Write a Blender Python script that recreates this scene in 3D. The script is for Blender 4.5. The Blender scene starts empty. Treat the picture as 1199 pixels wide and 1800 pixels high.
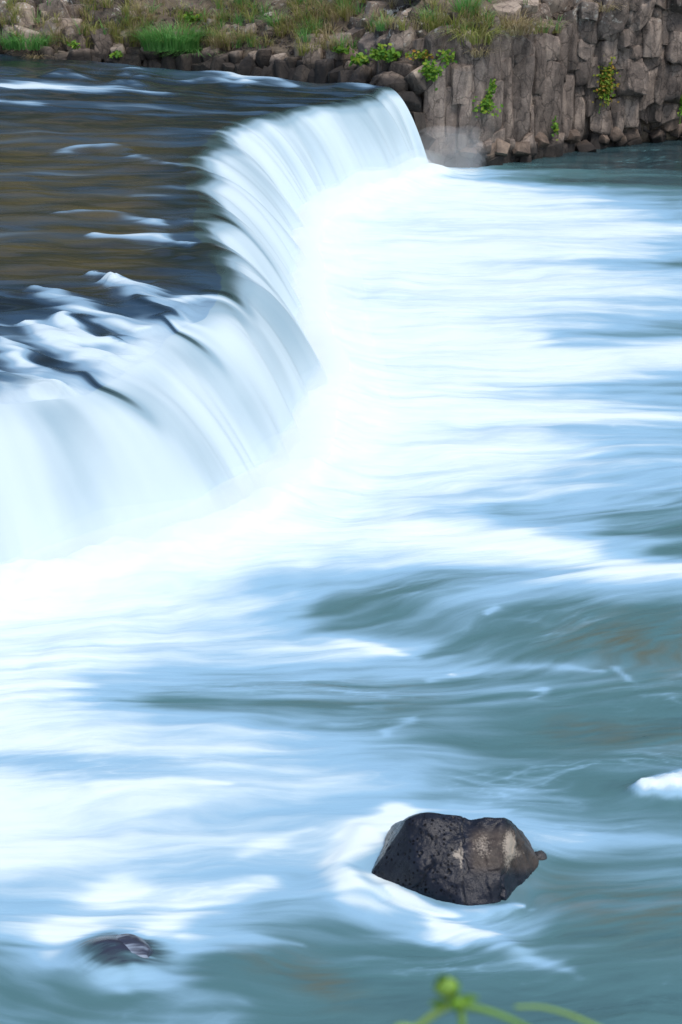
import bpy, bmesh, math, random
import numpy as np
from mathutils import Vector, Matrix, noise as mnoise

# ------------------------------------------------------------------ camera, world, sun, exposure
SC = bpy.context.scene
COL = SC.collection
F_PX = 3500.0                       # focal length in pixels of the 1199 x 1800 photograph
TH = math.atan(1197 / F_PX)         # downward pitch
CAM_H = 9.8                         # camera height over the lower pool
H = 2.6                             # height of the upper river over the pool
W0, H0 = 1199.0, 1800.0

cam_d = bpy.data.cameras.new('camera')
cam = bpy.data.objects.new('camera', cam_d); COL.objects.link(cam)
cam_d.sensor_fit = 'VERTICAL'; cam_d.sensor_height = 36.0
cam_d.lens = 36.0 * F_PX / H0
cam.location = (0, 0, CAM_H); cam.rotation_euler = (math.pi / 2 - TH, 0, 0)
cam_d.clip_start = 0.1; cam_d.clip_end = 2000
cam_d.dof.use_dof = True; cam_d.dof.focus_distance = 34.0; cam_d.dof.aperture_fstop = 4.5
SC.camera = cam

SUN_EL, SUN_AZ = math.radians(60), math.radians(142)   # azimuth clockwise from +Y (view direction)
wd = bpy.data.worlds.new('World'); SC.world = wd; wd.use_nodes = True
nt = wd.node_tree
sky = nt.nodes.new('ShaderNodeTexSky'); sky.sky_type = 'NISHITA'; sky.sun_disc = False
sky.sun_elevation = SUN_EL; sky.sun_rotation = SUN_AZ; sky.air_density = 1.3; sky.dust_density = 2.5; sky.ozone_density = 1.4
nt.links.new(sky.outputs[0], nt.nodes['Background'].inputs[0])
nt.nodes['Background'].inputs[1].default_value = 0.13
sl = bpy.data.lights.new('sun', 'SUN'); so = bpy.data.objects.new('sun', sl); COL.objects.link(so)
sl.energy = 1.5; sl.angle = math.radians(14); sl.color = (1.0, 0.95, 0.88)
sd = Vector((math.sin(SUN_AZ) * math.cos(SUN_EL), math.cos(SUN_AZ) * math.cos(SUN_EL), math.sin(SUN_EL)))
so.rotation_euler = (-sd).to_track_quat('-Z', 'Y').to_euler(); so.location = sd * 60

SC.render.engine = 'CYCLES'
SC.view_settings.view_transform = 'Standard'; SC.view_settings.look = 'None'
SC.view_settings.gamma = 1.0; SC.view_settings.use_curve_mapping = False
SC.view_settings.exposure = 0.45
SC.cycles.max_bounces = 8; SC.cycles.volume_bounces = 5; SC.cycles.use_denoising = True

# ------------------------------------------------------------------ helpers
rng = random.Random(7)

def ray(x, y):
    dx = (x - 599.5) / F_PX; dy = (y - 900) / F_PX
    return Vector((dx, math.cos(TH) - dy * math.sin(TH), -math.sin(TH) - dy * math.cos(TH)))

def at(x, y, z=0.0):                # the point at height z seen at a pixel of the photograph
    d = ray(x, y); k = (z - CAM_H) / d.z
    return Vector((d.x * k, d.y * k, z))

def at_y(x, y, Y):                  # the point at distance Y seen at a pixel
    d = ray(x, y); k = Y / d.y
    return Vector((d.x * k, Y, CAM_H + d.z * k))

def to_px(X, Y, Z):                 # numpy: where a surface point lies in the photograph
    zc = Z - CAM_H
    fw = Y * math.cos(TH) - zc * math.sin(TH); up = Y * math.sin(TH) + zc * math.cos(TH)
    return 599.5 + F_PX * X / fw, 900 - F_PX * up / fw

_p = np.random.RandomState(3).permutation(512).astype(np.int64)
_perm = np.concatenate([_p, _p])
_ang = np.random.RandomState(5).rand(512) * 2 * math.pi
_gx, _gy = np.cos(_ang), np.sin(_ang)

def pn(x, y, seed=0):               # 2-D gradient noise, about -1..1
    x = np.asarray(x, float) + seed * 17.31; y = np.asarray(y, float) + seed * 9.77
    xi = np.floor(x).astype(np.int64); yi = np.floor(y).astype(np.int64)
    xf = x - xi; yf = y - yi
    u = xf ** 3 * (xf * (xf * 6 - 15) + 10); v = yf ** 3 * (yf * (yf * 6 - 15) + 10)
    def g(ix, iy, fx, fy):
        h = _perm[(_perm[ix & 511] + iy) & 511]
        return _gx[h] * fx + _gy[h] * fy
    a = g(xi, yi, xf, yf); b = g(xi + 1, yi, xf - 1, yf); c = g(xi, yi + 1, xf, yf - 1); d = g(xi + 1, yi + 1, xf - 1, yf - 1)
    return 1.55 * ((a * (1 - u) + b * u) * (1 - v) + (c * (1 - u) + d * u) * v)

def fbm(x, y, o=4, seed=0, gain=0.5):
    r = 0; a = 1.0; t = 0
    for k in range(o):
        r = r + a * pn(x * 2.03 ** k, y * 2.03 ** k, seed + k * 3); t += a; a *= gain
    return r / t

def sstep(a, b, x):
    t = np.clip((x - a) / (b - a), 0, 1); return t * t * (3 - 2 * t)

def tag(o, label=None, cat=None, group=None, kind=None):
    if label: o['label'] = label
    if cat: o['category'] = cat
    if group: o['group'] = group
    if kind: o['kind'] = kind
    return o

def link(name, me, mat=None, parent=None):
    o = bpy.data.objects.new(name, me); COL.objects.link(o)
    if mat and me is not None and not me.materials: me.materials.append(mat)
    if parent: o.parent = parent
    return o

def empty(name, loc=(0, 0, 0)):
    o = bpy.data.objects.new(name, None); COL.objects.link(o); o.location = loc; o.empty_display_size = 0.1
    return o

def grid_mesh(name, P, attrs=None, normals=None):       # P (n, m, 3) to a quad mesh with float / vector attributes
    n, m, _ = P.shape
    i = np.arange(n * m).reshape(n, m)
    f = np.stack([i[:-1, :-1], i[:-1, 1:], i[1:, 1:], i[1:, :-1]], -1).reshape(-1, 4)
    me = bpy.data.meshes.new(name)
    me.vertices.add(n * m); me.vertices.foreach_set('co', P.reshape(-1).astype(np.float32))
    me.loops.add(f.size); me.loops.foreach_set('vertex_index', f.reshape(-1).astype(np.int32))
    me.polygons.add(len(f)); me.polygons.foreach_set('loop_start', (np.arange(len(f)) * 4).astype(np.int32))
    me.polygons.foreach_set('loop_total', np.full(len(f), 4, np.int32))
    me.update(calc_edges=True)
    me.polygons.foreach_set('use_smooth', np.ones(len(f), bool))
    for k, v in (attrs or {}).items():
        if v.ndim == 2:
            a = me.attributes.new(k, 'FLOAT', 'POINT'); a.data.foreach_set('value', v.reshape(-1).astype(np.float32))
        else:
            a = me.attributes.new(k, 'FLOAT_VECTOR', 'POINT'); a.data.foreach_set('vector', v.reshape(-1).astype(np.float32))
    if normals is not None:
        me.normals_split_custom_set_from_vertices([tuple(q) for q in normals.reshape(-1, 3)])
    me.update()
    return me

def grid_normals(P):
    du = np.gradient(P, axis=0); dv = np.gradient(P, axis=1)
    n = np.cross(du, dv); n /= np.linalg.norm(n, axis=-1, keepdims=True) + 1e-9
    if n[..., 2].mean() < 0: n = -n
    return n

# ------------------------------------------------------------------ materials
def new_mat(name):
    m = bpy.data.materials.new(name); m.use_nodes = True
    t = m.node_tree; b = t.nodes['Principled BSDF']
    return m, t, b

def N(t, typ, **kw):
    n = t.nodes.new(typ)
    for k, v in kw.items():
        if k in n.inputs: n.inputs[k].default_value = v
        else: setattr(n, k, v)
    return n

def ramp(t, fac, stops, interp='LINEAR'):
    r = t.nodes.new('ShaderNodeValToRGB'); r.color_ramp.interpolation = interp
    e = r.color_ramp.elements
    while len(e) < len(stops): e.new(0.5)
    for k, (p, c) in enumerate(stops):
        e[k].position = p; e[k].color = (c, c, c, 1) if isinstance(c, (int, float)) else (*c, 1)
    t.links.new(fac, r.inputs[0]); return r

def math_n(t, op, a, b=None, c=None, clamp=False):
    n = t.nodes.new('ShaderNodeMath'); n.operation = op; n.use_clamp = clamp
    for k, v in enumerate((a, b, c)):
        if v is None: continue
        if isinstance(v, (int, float)): n.inputs[k].default_value = v
        else: t.links.new(v, n.inputs[k])
    return n.outputs[0]

def mixc(t, fac, a, b, mode='MIX'):
    n = t.nodes.new('ShaderNodeMix'); n.data_type = 'RGBA'; n.blend_type = mode
    for k, v in ((0, fac), (6, a), (7, b)):
        if isinstance(v, (int, float)): n.inputs[k].default_value = v
        elif isinstance(v, tuple): n.inputs[k].default_value = (*v, 1)
        else: t.links.new(v, n.inputs[k])
    return n.outputs[2]

def attr(t, name):
    n = t.nodes.new('ShaderNodeAttribute'); n.attribute_name = name; return n

def water_mat(name, deep, bedcol, teal, aer, white, fine=0.16, bump=0.35):
    m, t, b = new_mat(name)
    fo = attr(t, 'foam').outputs['Fac']; bed = attr(t, 'bed').outputs['Fac']; fl = attr(t, 'flow').outputs['Vector']
    n1 = N(t, 'ShaderNodeTexNoise', Scale=3.0, Detail=5.0, Roughness=0.6); t.links.new(fl, n1.inputs['Vector'])
    n2 = N(t, 'ShaderNodeTexNoise', Scale=11.0, Detail=3.0, Roughness=0.6); t.links.new(fl, n2.inputs['Vector'])
    d1 = math_n(t, 'MULTIPLY', math_n(t, 'SUBTRACT', n1.outputs[0], 0.5), fine * 2)
    d2 = math_n(t, 'MULTIPLY', math_n(t, 'SUBTRACT', n2.outputs[0], 0.5), fine)
    win = math_n(t, 'MULTIPLY_ADD', fo, 0.8, 0.3)
    f = math_n(t, 'ADD', fo, math_n(t, 'MULTIPLY', math_n(t, 'ADD', d1, d2), win), clamp=True)
    c0 = ramp(t, f, [(0.0, 0.0), (0.16, 1.0)]).outputs[0]
    water = mixc(t, bed, mixc(t, c0, deep, teal), bedcol)
    water = mixc(t, attr(t, 'sunk').outputs['Fac'], water, (0.030, 0.034, 0.060))
    c1 = ramp(t, f, [(0.17, 0.0), (0.58, 1.0)], 'EASE').outputs[0]
    c2 = ramp(t, f, [(0.56, 0.0), (1.0, 1.0)], 'EASE').outputs[0]
    col = mixc(t, c2, mixc(t, c1, water, aer), white)
    t.links.new(col, b.inputs['Base Color'])
    t.links.new(ramp(t, f, [(0.0, 0.2), (0.6, 0.6)]).outputs[0], b.inputs['Roughness'])
    t.links.new(ramp(t, f, [(0.0, 0.5), (0.7, 0.12)]).outputs[0], b.inputs['Specular IOR Level'])
    b.inputs['IOR'].default_value = 1.33
    bp = N(t, 'ShaderNodeBump', Strength=bump, Distance=0.045); t.links.new(math_n(t, 'MULTIPLY_ADD', n2.outputs[0], 0.45, n1.outputs[0]), bp.inputs['Height'])
    t.links.new(bp.outputs[0], b.inputs['Normal'])
    return m

M = {}
M['pool'] = water_mat('pool_water', (0.022, 0.044, 0.054), (0.105, 0.125, 0.095), (0.074, 0.168, 0.185), (0.265, 0.455, 0.61), (0.71, 0.81, 0.83), 0.15)
M['river'] = water_mat('river_water', (0.007, 0.014, 0.019), (0.085, 0.064, 0.018), (0.026, 0.056, 0.095), (0.22, 0.35, 0.47), (0.55, 0.66, 0.72), 0.10)
M['fall'] = water_mat('falling_water', (0.007, 0.014, 0.019), (0.085, 0.064, 0.018), (0.045, 0.085, 0.095), (0.26, 0.38, 0.46), (0.55, 0.66, 0.72), 0.03, 0.06)

def rock_mat(name, dark, mid, light, lichen=0.0, lich_lo=3.6, lich_hi=5.0, rough=0.8, scale=2.2, rnd=0.5, bump=0.5, wet_z=None, crack=0):
    m, t, b = new_mat(name)
    geo = t.nodes.new('ShaderNodeNewGeometry'); oi = t.nodes.new('ShaderNodeObjectInfo')
    pos = geo.outputs['Position']
    n1 = N(t, 'ShaderNodeTexNoise', Scale=scale, Detail=8.0, Roughness=0.62); t.links.new(pos, n1.inputs['Vector'])
    mp = N(t, 'ShaderNodeMapping'); mp.inputs['Scale'].default_value = (3.5, 3.5, 0.5); t.links.new(pos, mp.inputs[0])
    n3 = N(t, 'ShaderNodeTexNoise', Scale=1.0, Detail=4.0, Roughness=0.6); t.links.new(mp.outputs[0], n3.inputs['Vector'])
    n2 = N(t, 'ShaderNodeTexNoise', Scale=scale * 9, Detail=6.0, Roughness=0.65); t.links.new(pos, n2.inputs['Vector'])
    v = math_n(t, 'ADD', math_n(t, 'MULTIPLY', n1.outputs[0], 0.55), math_n(t, 'MULTIPLY', n3.outputs[0], 0.45))
    v = math_n(t, 'ADD', v, math_n(t, 'MULTIPLY', math_n(t, 'SUBTRACT', oi.outputs['Random'], 0.5), 0.25 * rnd))
    v = math_n(t, 'ADD', v, math_n(t, 'MULTIPLY', math_n(t, 'SUBTRACT', n2.outputs[0], 0.5), 0.35))
    col = ramp(t, v, [(0.28, dark), (0.5, mid), (0.74, light)]).outputs[0]
    if lichen:
        sp = N(t, 'ShaderNodeSeparateXYZ'); t.links.new(pos, sp.inputs[0])
        nl = N(t, 'ShaderNodeTexNoise', Scale=4.5, Detail=6.0, Roughness=0.7); t.links.new(pos, nl.inputs['Vector'])
        nb = N(t, 'ShaderNodeTexNoise', Scale=0.7, Detail=2.0); t.links.new(pos, nb.inputs['Vector'])
        zr = N(t, 'ShaderNodeMapRange', clamp=True); t.links.new(sp.outputs[2], zr.inputs[0])
        zr.inputs[1].default_value = lich_lo; zr.inputs[2].default_value = lich_hi
        k = math_n(t, 'ADD', nl.outputs[0], math_n(t, 'MULTIPLY', math_n(t, 'SUBTRACT', nb.outputs[0], 0.5), 0.35))
        k = ramp(t, k, [(0.575, 0.0), (0.63, 1.0)]).outputs[0]
        col = mixc(t, math_n(t, 'MULTIPLY', math_n(t, 'MULTIPLY', k, zr.outputs[0]), lichen), col, (0.55, 0.55, 0.50))
    if wet_z is not None:            # stone kept wet just over the water line
        sp2 = N(t, 'ShaderNodeSeparateXYZ'); t.links.new(pos, sp2.inputs[0])
        zz = math_n(t, 'ADD', sp2.outputs[2], math_n(t, 'MULTIPLY', n1.outputs[0], -0.35))
        wt = ramp(t, math_n(t, 'SUBTRACT', zz, wet_z - 0.5), [(0.42, 1.0), (0.60, 0.0)]).outputs[0]
        col = mixc(t, math_n(t, 'MULTIPLY', wt, 0.85), col, (0.012, 0.011, 0.011))
    t.links.new(col, b.inputs['Base Color'])
    b.inputs['Roughness'].default_value = rough; b.inputs['Specular IOR Level'].default_value = 0.35
    bp = N(t, 'ShaderNodeBump', Strength=bump, Distance=0.06)
    hsum = math_n(t, 'ADD', n1.outputs[0], math_n(t, 'MULTIPLY', n2.outputs[0], 0.35))
    if crack:                        # hairline fractures
        m2 = N(t, 'ShaderNodeMapping'); m2.inputs['Scale'].default_value = (2.6, 2.6, 1.3); t.links.new(pos, m2.inputs[0])
        ad = N(t, 'ShaderNodeVectorMath', operation='ADD'); t.links.new(m2.outputs[0], ad.inputs[0]); t.links.new(n1.outputs['Color'], ad.inputs[1])
        vc = N(t, 'ShaderNodeTexVoronoi', feature='DISTANCE_TO_EDGE', Scale=1.0); t.links.new(ad.outputs[0], vc.inputs['Vector'])
        ck = ramp(t, vc.outputs['Distance'], [(0.0, 0.0), (0.05, 1.0)]).outputs[0]
        hsum = math_n(t, 'ADD', hsum, math_n(t, 'MULTIPLY', ck, 0.5))
        t.links.new(mixc(t, ck, mixc(t, 0.55, col, (0.02, 0.016, 0.014)), col), b.inputs['Base Color'])
    t.links.new(hsum, bp.inputs['Height']); t.links.new(bp.outputs[0], b.inputs['Normal'])
    return m

M['basalt'] = rock_mat('basalt', (0.040, 0.032, 0.028), (0.146, 0.117, 0.100), (0.36, 0.29, 0.24), lichen=0.9, rnd=0.6, wet_z=0.30, crack=1)
M['stone'] = rock_mat('bank_stone', (0.042, 0.033, 0.028), (0.155, 0.122, 0.100), (0.37, 0.30, 0.24), crack=1, lichen=0.8, lich_lo=3.2, lich_hi=4.2, rnd=1.4, wet_z=H + 0.05)
M['foot_stone'] = rock_mat('foot_stone', (0.036, 0.027, 0.022), (0.115, 0.085, 0.067), (0.28, 0.21, 0.16), rnd=1.0, wet_z=0.08)
M['soil'] = rock_mat('bank_soil', (0.04, 0.031, 0.023), (0.12, 0.094, 0.068), (0.25, 0.205, 0.15), lichen=0.5, scale=3.5, rnd=0, bump=0.9)
M['wet'] = rock_mat('wet_ledge', (0.006, 0.006, 0.006), (0.016, 0.015, 0.014), (0.05, 0.045, 0.04), rough=0.35, rnd=0.3)

def leaf_mat(name, a, b_, c, trans=0.35):
    m, t, b = new_mat(name)
    ca = attr(t, 'tint').outputs['Fac']
    col = ramp(t, ca, [(0.0, a), (0.5, b_), (1.0, c)]).outputs[0]
    t.links.new(col, b.inputs['Base Color']); b.inputs['Roughness'].default_value = 0.55
    b.inputs['Specular IOR Level'].default_value = 0.25
    tr = N(t, 'ShaderNodeBsdfTranslucent'); t.links.new(col, tr.inputs[0])
    mx = N(t, 'ShaderNodeMixShader'); mx.inputs[0].default_value = trans
    t.links.new(b.outputs[0], mx.inputs[1]); t.links.new(tr.outputs[0], mx.inputs[2])
    t.links.new(mx.outputs[0], t.nodes['Material Output'].inputs[0])
    return m
M['green_grass'] = leaf_mat('green_grass', (0.09, 0.26, 0.06), (0.16, 0.42, 0.11), (0.27, 0.50, 0.16), 0.45)
M['dry_grass'] = leaf_mat('dry_grass', (0.18, 0.24, 0.04), (0.33, 0.34, 0.10), (0.48, 0.42, 0.22), 0.45)
M['straw'] = leaf_mat('straw', (0.24, 0.20, 0.08), (0.40, 0.32, 0.18), (0.52, 0.43, 0.28), 0.45)
M['leaf'] = leaf_mat('leaf', (0.06, 0.16, 0.02), (0.13, 0.28, 0.03), (0.28, 0.36, 0.04))
M['autumn'] = leaf_mat('autumn_leaf', (0.07, 0.17, 0.02), (0.22, 0.28, 0.03), (0.42, 0.20, 0.04))
M['stem'] = leaf_mat('plant_stem', (0.09, 0.27, 0.02), (0.20, 0.44, 0.04), (0.34, 0.52, 0.13))

# ------------------------------------------------------------------ foam layout of the pool (read off the photograph, placed on the water)
XS = np.arange(0, 1201, 100)
POOL = {
 262: '1 1 1 1 1 1 1 .9 .2 0 0 0 0',
 290: '1 1 1 1 1 1 1 1 .35 .06 .04 .03 0',
 312: '1 1 1 1 1 1 1 1 .75 .32 .2 .15 .08',
 330: '1 1 1 1 1 1 1 1 1 .85 .6 .4 .3',
 352: '1 1 1 1 1 1 1 1 1 1 .9 .65 .5',
 378: '1 1 1 1 1 1 1 1 1 .95 .93 .85 .6',
 400: '1 1 1 1 1 1 1 .95 .92 .92 .96 1 .95',
 430: '1 1 1 1 1 1 1 .97 .95 .95 .88 .75 .55',
 460: '1 1 1 1 1 1 1 1 .97 .93 .85 .65 .3',
 500: '1 1 1 1 1 1 1 1 1 1 .98 .95 .9',
 540: '1 1 1 1 1 1 .95 .97 .97 .94 .85 .7 .55',
 567: '1 1 1 1 1 1 1 1 1 .92 .78 .6 .4',
 597: '1 1 1 1 1 1 1 1 1 .82 .32 .25 .35',
 630: '1 1 1 1 1 1 1 1 1 1 .98 .97 .9',
 660: '1 1 1 1 1 1 1 1 .98 .95 .88 .7 .5',
 685: '1 1 1 1 1 1 1 1 .95 .66 .5 .3 .25',
 708: '1 1 1 1 1 1 1 1 .97 .88 .82 .68 .5',
 736: '1 1 1 1 1 1 1 .98 .92 .84 .78 .62 .5',
 764: '1 1 1 1 1 1 1 .98 .84 .72 .4 .28 .25',
 790: '1 1 1 1 1 1 1 .9 .84 .8 .72 .55 .45',
 812: '1 1 1 1 1 1 1 1 .97 .95 .88 .72 .62',
 850: '1 1 1 1 1 1 1 1 .93 .84 .72 .55 .42',
 880: '1 1 1 1 1 1 1 .95 .84 .72 .6 .4 .3',
 905: '1 1 1 1 1 1 1 1 .82 .42 .45 .25 .2',
 932: '1 1 1 1 1 1 1 1 .95 .84 .55 .25 .15',
 960: '1 1 1 1 1 1 1 1 1 .96 .82 .5 .25',
 986: '1 1 1 1 1 .95 .85 .8 .85 .92 .92 .85 .65',
 1010: '1 1 1 1 .96 .82 .7 .55 .5 .55 .68 .72 .55',
 1040: '1 1 1 1 .9 .66 .42 .28 .22 .22 .28 .35 .35',
 1075: '1 1 1 1 .9 .62 .25 .12 .12 .08 .08 .08 .08',
 1110: '1 1 1 .95 .84 .72 .3 .12 .08 .08 .05 0 0',
 1148: '1 .96 .9 .8 .7 .7 .68 .5 .18 .12 .08 .04 .04',
 1175: '.96 .86 .7 .52 .46 .42 .42 .46 .3 .28 .22 .1 .1',
 1202: '.92 .75 .42 .3 .24 .2 .16 .2 .17 .17 .12 .08 .08',
 1235: '.96 .8 .5 .26 .34 .25 .12 .12 .16 .16 .12 .1 .08',
 1266: '1 .95 .86 .7 .55 .42 .28 .22 .28 .24 .18 .18 .15',
 1300: '.93 .92 .86 .76 .68 .6 .5 .4 .38 .32 .28 .22 .18',
 1332: '.58 .5 .54 .55 .55 .5 .48 .42 .38 .28 .22 .2 .18',
 1362: '.76 .6 .5 .5 .5 .48 .44 .38 .28 .22 .18 .18 .18',
 1400: '.92 .9 .82 .74 .64 .55 .5 .48 .38 .28 .26 .18 .12',
 1440: '.96 .86 .76 .64 .6 .58 .58 .66 .55 .45 .36 .3 .25',
 1480: '.86 .8 .7 .6 .54 .48 .52 .6 .5 .4 .36 .32 .26',
 1520: '.8 .7 .6 .54 .48 .48 .55 .6 .4 .2 .12 .12 .12',
 1560: '.6 .58 .62 .6 .5 .44 .5 .5 .4 .2 .06 .04 .06',
 1600: '.48 .6 .66 .66 .52 .36 .36 .45 .4 .2 .06 .04 .06',
 1640: '.38 .6 .6 .62 .36 .18 .2 .28 .35 .3 .12 .08 .08',
 1680: '.28 .5 .5 .42 .1 .08 .12 .13 .2 .3 .3 .15 .12',
 1720: '.28 .36 .5 .42 .16 .08 .08 .08 .12 .18 .26 .16 .12',
 1760: '.14 .2 .36 .46 .36 .18 .12 .08 .08 .08 .12 .1 .1',
 1800: '.14 .1 .2 .36 .42 .3 .18 .1 .08 .08 .08 .08 .08',
}
PK = np.array(sorted(POOL)); PV = np.array([[float(q) for q in POOL[k].split()] for k in PK])

def layout(px, py, keys, vals):
    xi = np.clip(px / 100.0, 0, vals.shape[1] - 1.001); i = np.floor(xi).astype(int); u = xi - i; u = u * u * (3 - 2 * u)
    yk = np.clip(py, keys[0], keys[-1] - 0.01); j = np.searchsorted(keys, yk, side='right') - 1; j = np.clip(j, 0, len(keys) - 2)
    v = (yk - keys[j]) / (keys[j + 1] - keys[j]); v = v * v * (3 - 2 * v)
    return (vals[j, i] * (1 - u) + vals[j, i + 1] * u) * (1 - v) + (vals[j + 1, i] * (1 - u) + vals[j + 1, i + 1] * u) * v

def stroke(X, Y, pts, z, w, out=None):  # soft brush along a polyline given by photograph pixels, laid on the plane z; w = half widths across, in metres of depth
    d = np.full(X.shape, 1e9); ww = np.zeros(X.shape)
    q = [at(a, b, z) for a, b in pts]
    if isinstance(w, (int, float)): w = [w] * len(q)
    for k in range(len(q) - 1):
        ax, ay, bx, by = q[k].x, q[k].y, q[k + 1].x, q[k + 1].y
        t = np.clip(((X - ax) * (bx - ax) + (Y - ay) * (by - ay)) / ((bx - ax) ** 2 + (by - ay) ** 2 + 1e-9), 0, 1)
        dd = np.hypot(X - ax - t * (bx - ax), Y - ay - t * (by - ay))
        wk = w[k] + (w[k + 1] - w[k]) * t
        dd = dd / wk
        d = np.minimum(d, dd)
    return np.exp(-d * d)

# ------------------------------------------------------------------ fall line: lip pixel -> foot pixel
PAIRS = [((676, 152), (752, 311)), ((640, 166), (735, 316)), ((590, 178), (690, 335)), ((490, 195), (610, 366)), ((400, 220), (556, 402)), ((335, 285), (532, 470)),
         ((345, 350), (545, 565)), ((345, 450), (552, 670)), ((395, 520), (560, 752)), ((305, 590), (500, 866)),
         ((190, 680), (398, 945)), ((75, 702), (228, 992)), ((-40, 716), (70, 1040)), ((-220, 730), (-150, 1090)), ((-480, 740), (-420, 1115))]
ZL = [H] * 7 + [2.58, 2.5, 2.36, 2.2, 2.1, 2.05, 2.0, 2.0]
lipP = np.array([tuple(at(*a, z))[:2] for (a, b), z in zip(PAIRS, ZL)]); footP = np.array([tuple(at(*b, 0))[:2] for a, b in PAIRS])

def cat_rom(pts, n, wts=None):
    pts = np.asarray(pts, float); k = len(pts)
    seg = np.linspace(0, k - 1, n); i = np.clip(np.floor(seg).astype(int), 0, k - 2); t = (seg - i)[:, None]
    p0 = pts[np.clip(i - 1, 0, k - 1)]; p1 = pts[i]; p2 = pts[i + 1]; p3 = pts[np.clip(i + 2, 0, k - 1)]
    return 0.5 * (2 * p1 + (p2 - p0) * t + (2 * p0 - 5 * p1 + 4 * p2 - p3) * t ** 2 + (3 * p1 - p0 - 3 * p2 + p3) * t ** 3)

NS = 820
lipz = cat_rom(np.array(ZL)[:, None], NS)[:, 0]
lip = cat_rom(lipP, NS); foot = cat_rom(footP, NS)
arc = np.concatenate([[0], np.cumsum(np.linalg.norm(np.diff(lip, axis=0), axis=1))])
# scallops of the lip and of the throw
sc0 = pn(arc / 4.0, arc * 0 + 0.9, 13); sc1 = pn(arc / 1.7, arc * 0 + 0.3, 11); sc2 = pn(arc / 0.6, arc * 0 + 0.7, 12)
throw = foot - lip; tl = np.linalg.norm(throw, axis=1, keepdims=True); tdir = throw / tl
lip = lip + tdir * (0.34 * sc0 + 0.22 * sc1 + 0.07 * sc2)[:, None]
foot = foot + tdir * (0.34 * sc0 + 0.28 * sc1 * 0.5)[:, None]

def dist_foot(X, Y):                # distance from the foot line, on a thinned line
    q = foot[::12]; d = np.full(X.shape, 1e9)
    for a in q: d = np.minimum(d, (X - a[0]) ** 2 + (Y - a[1]) ** 2)
    return np.sqrt(d)

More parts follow.
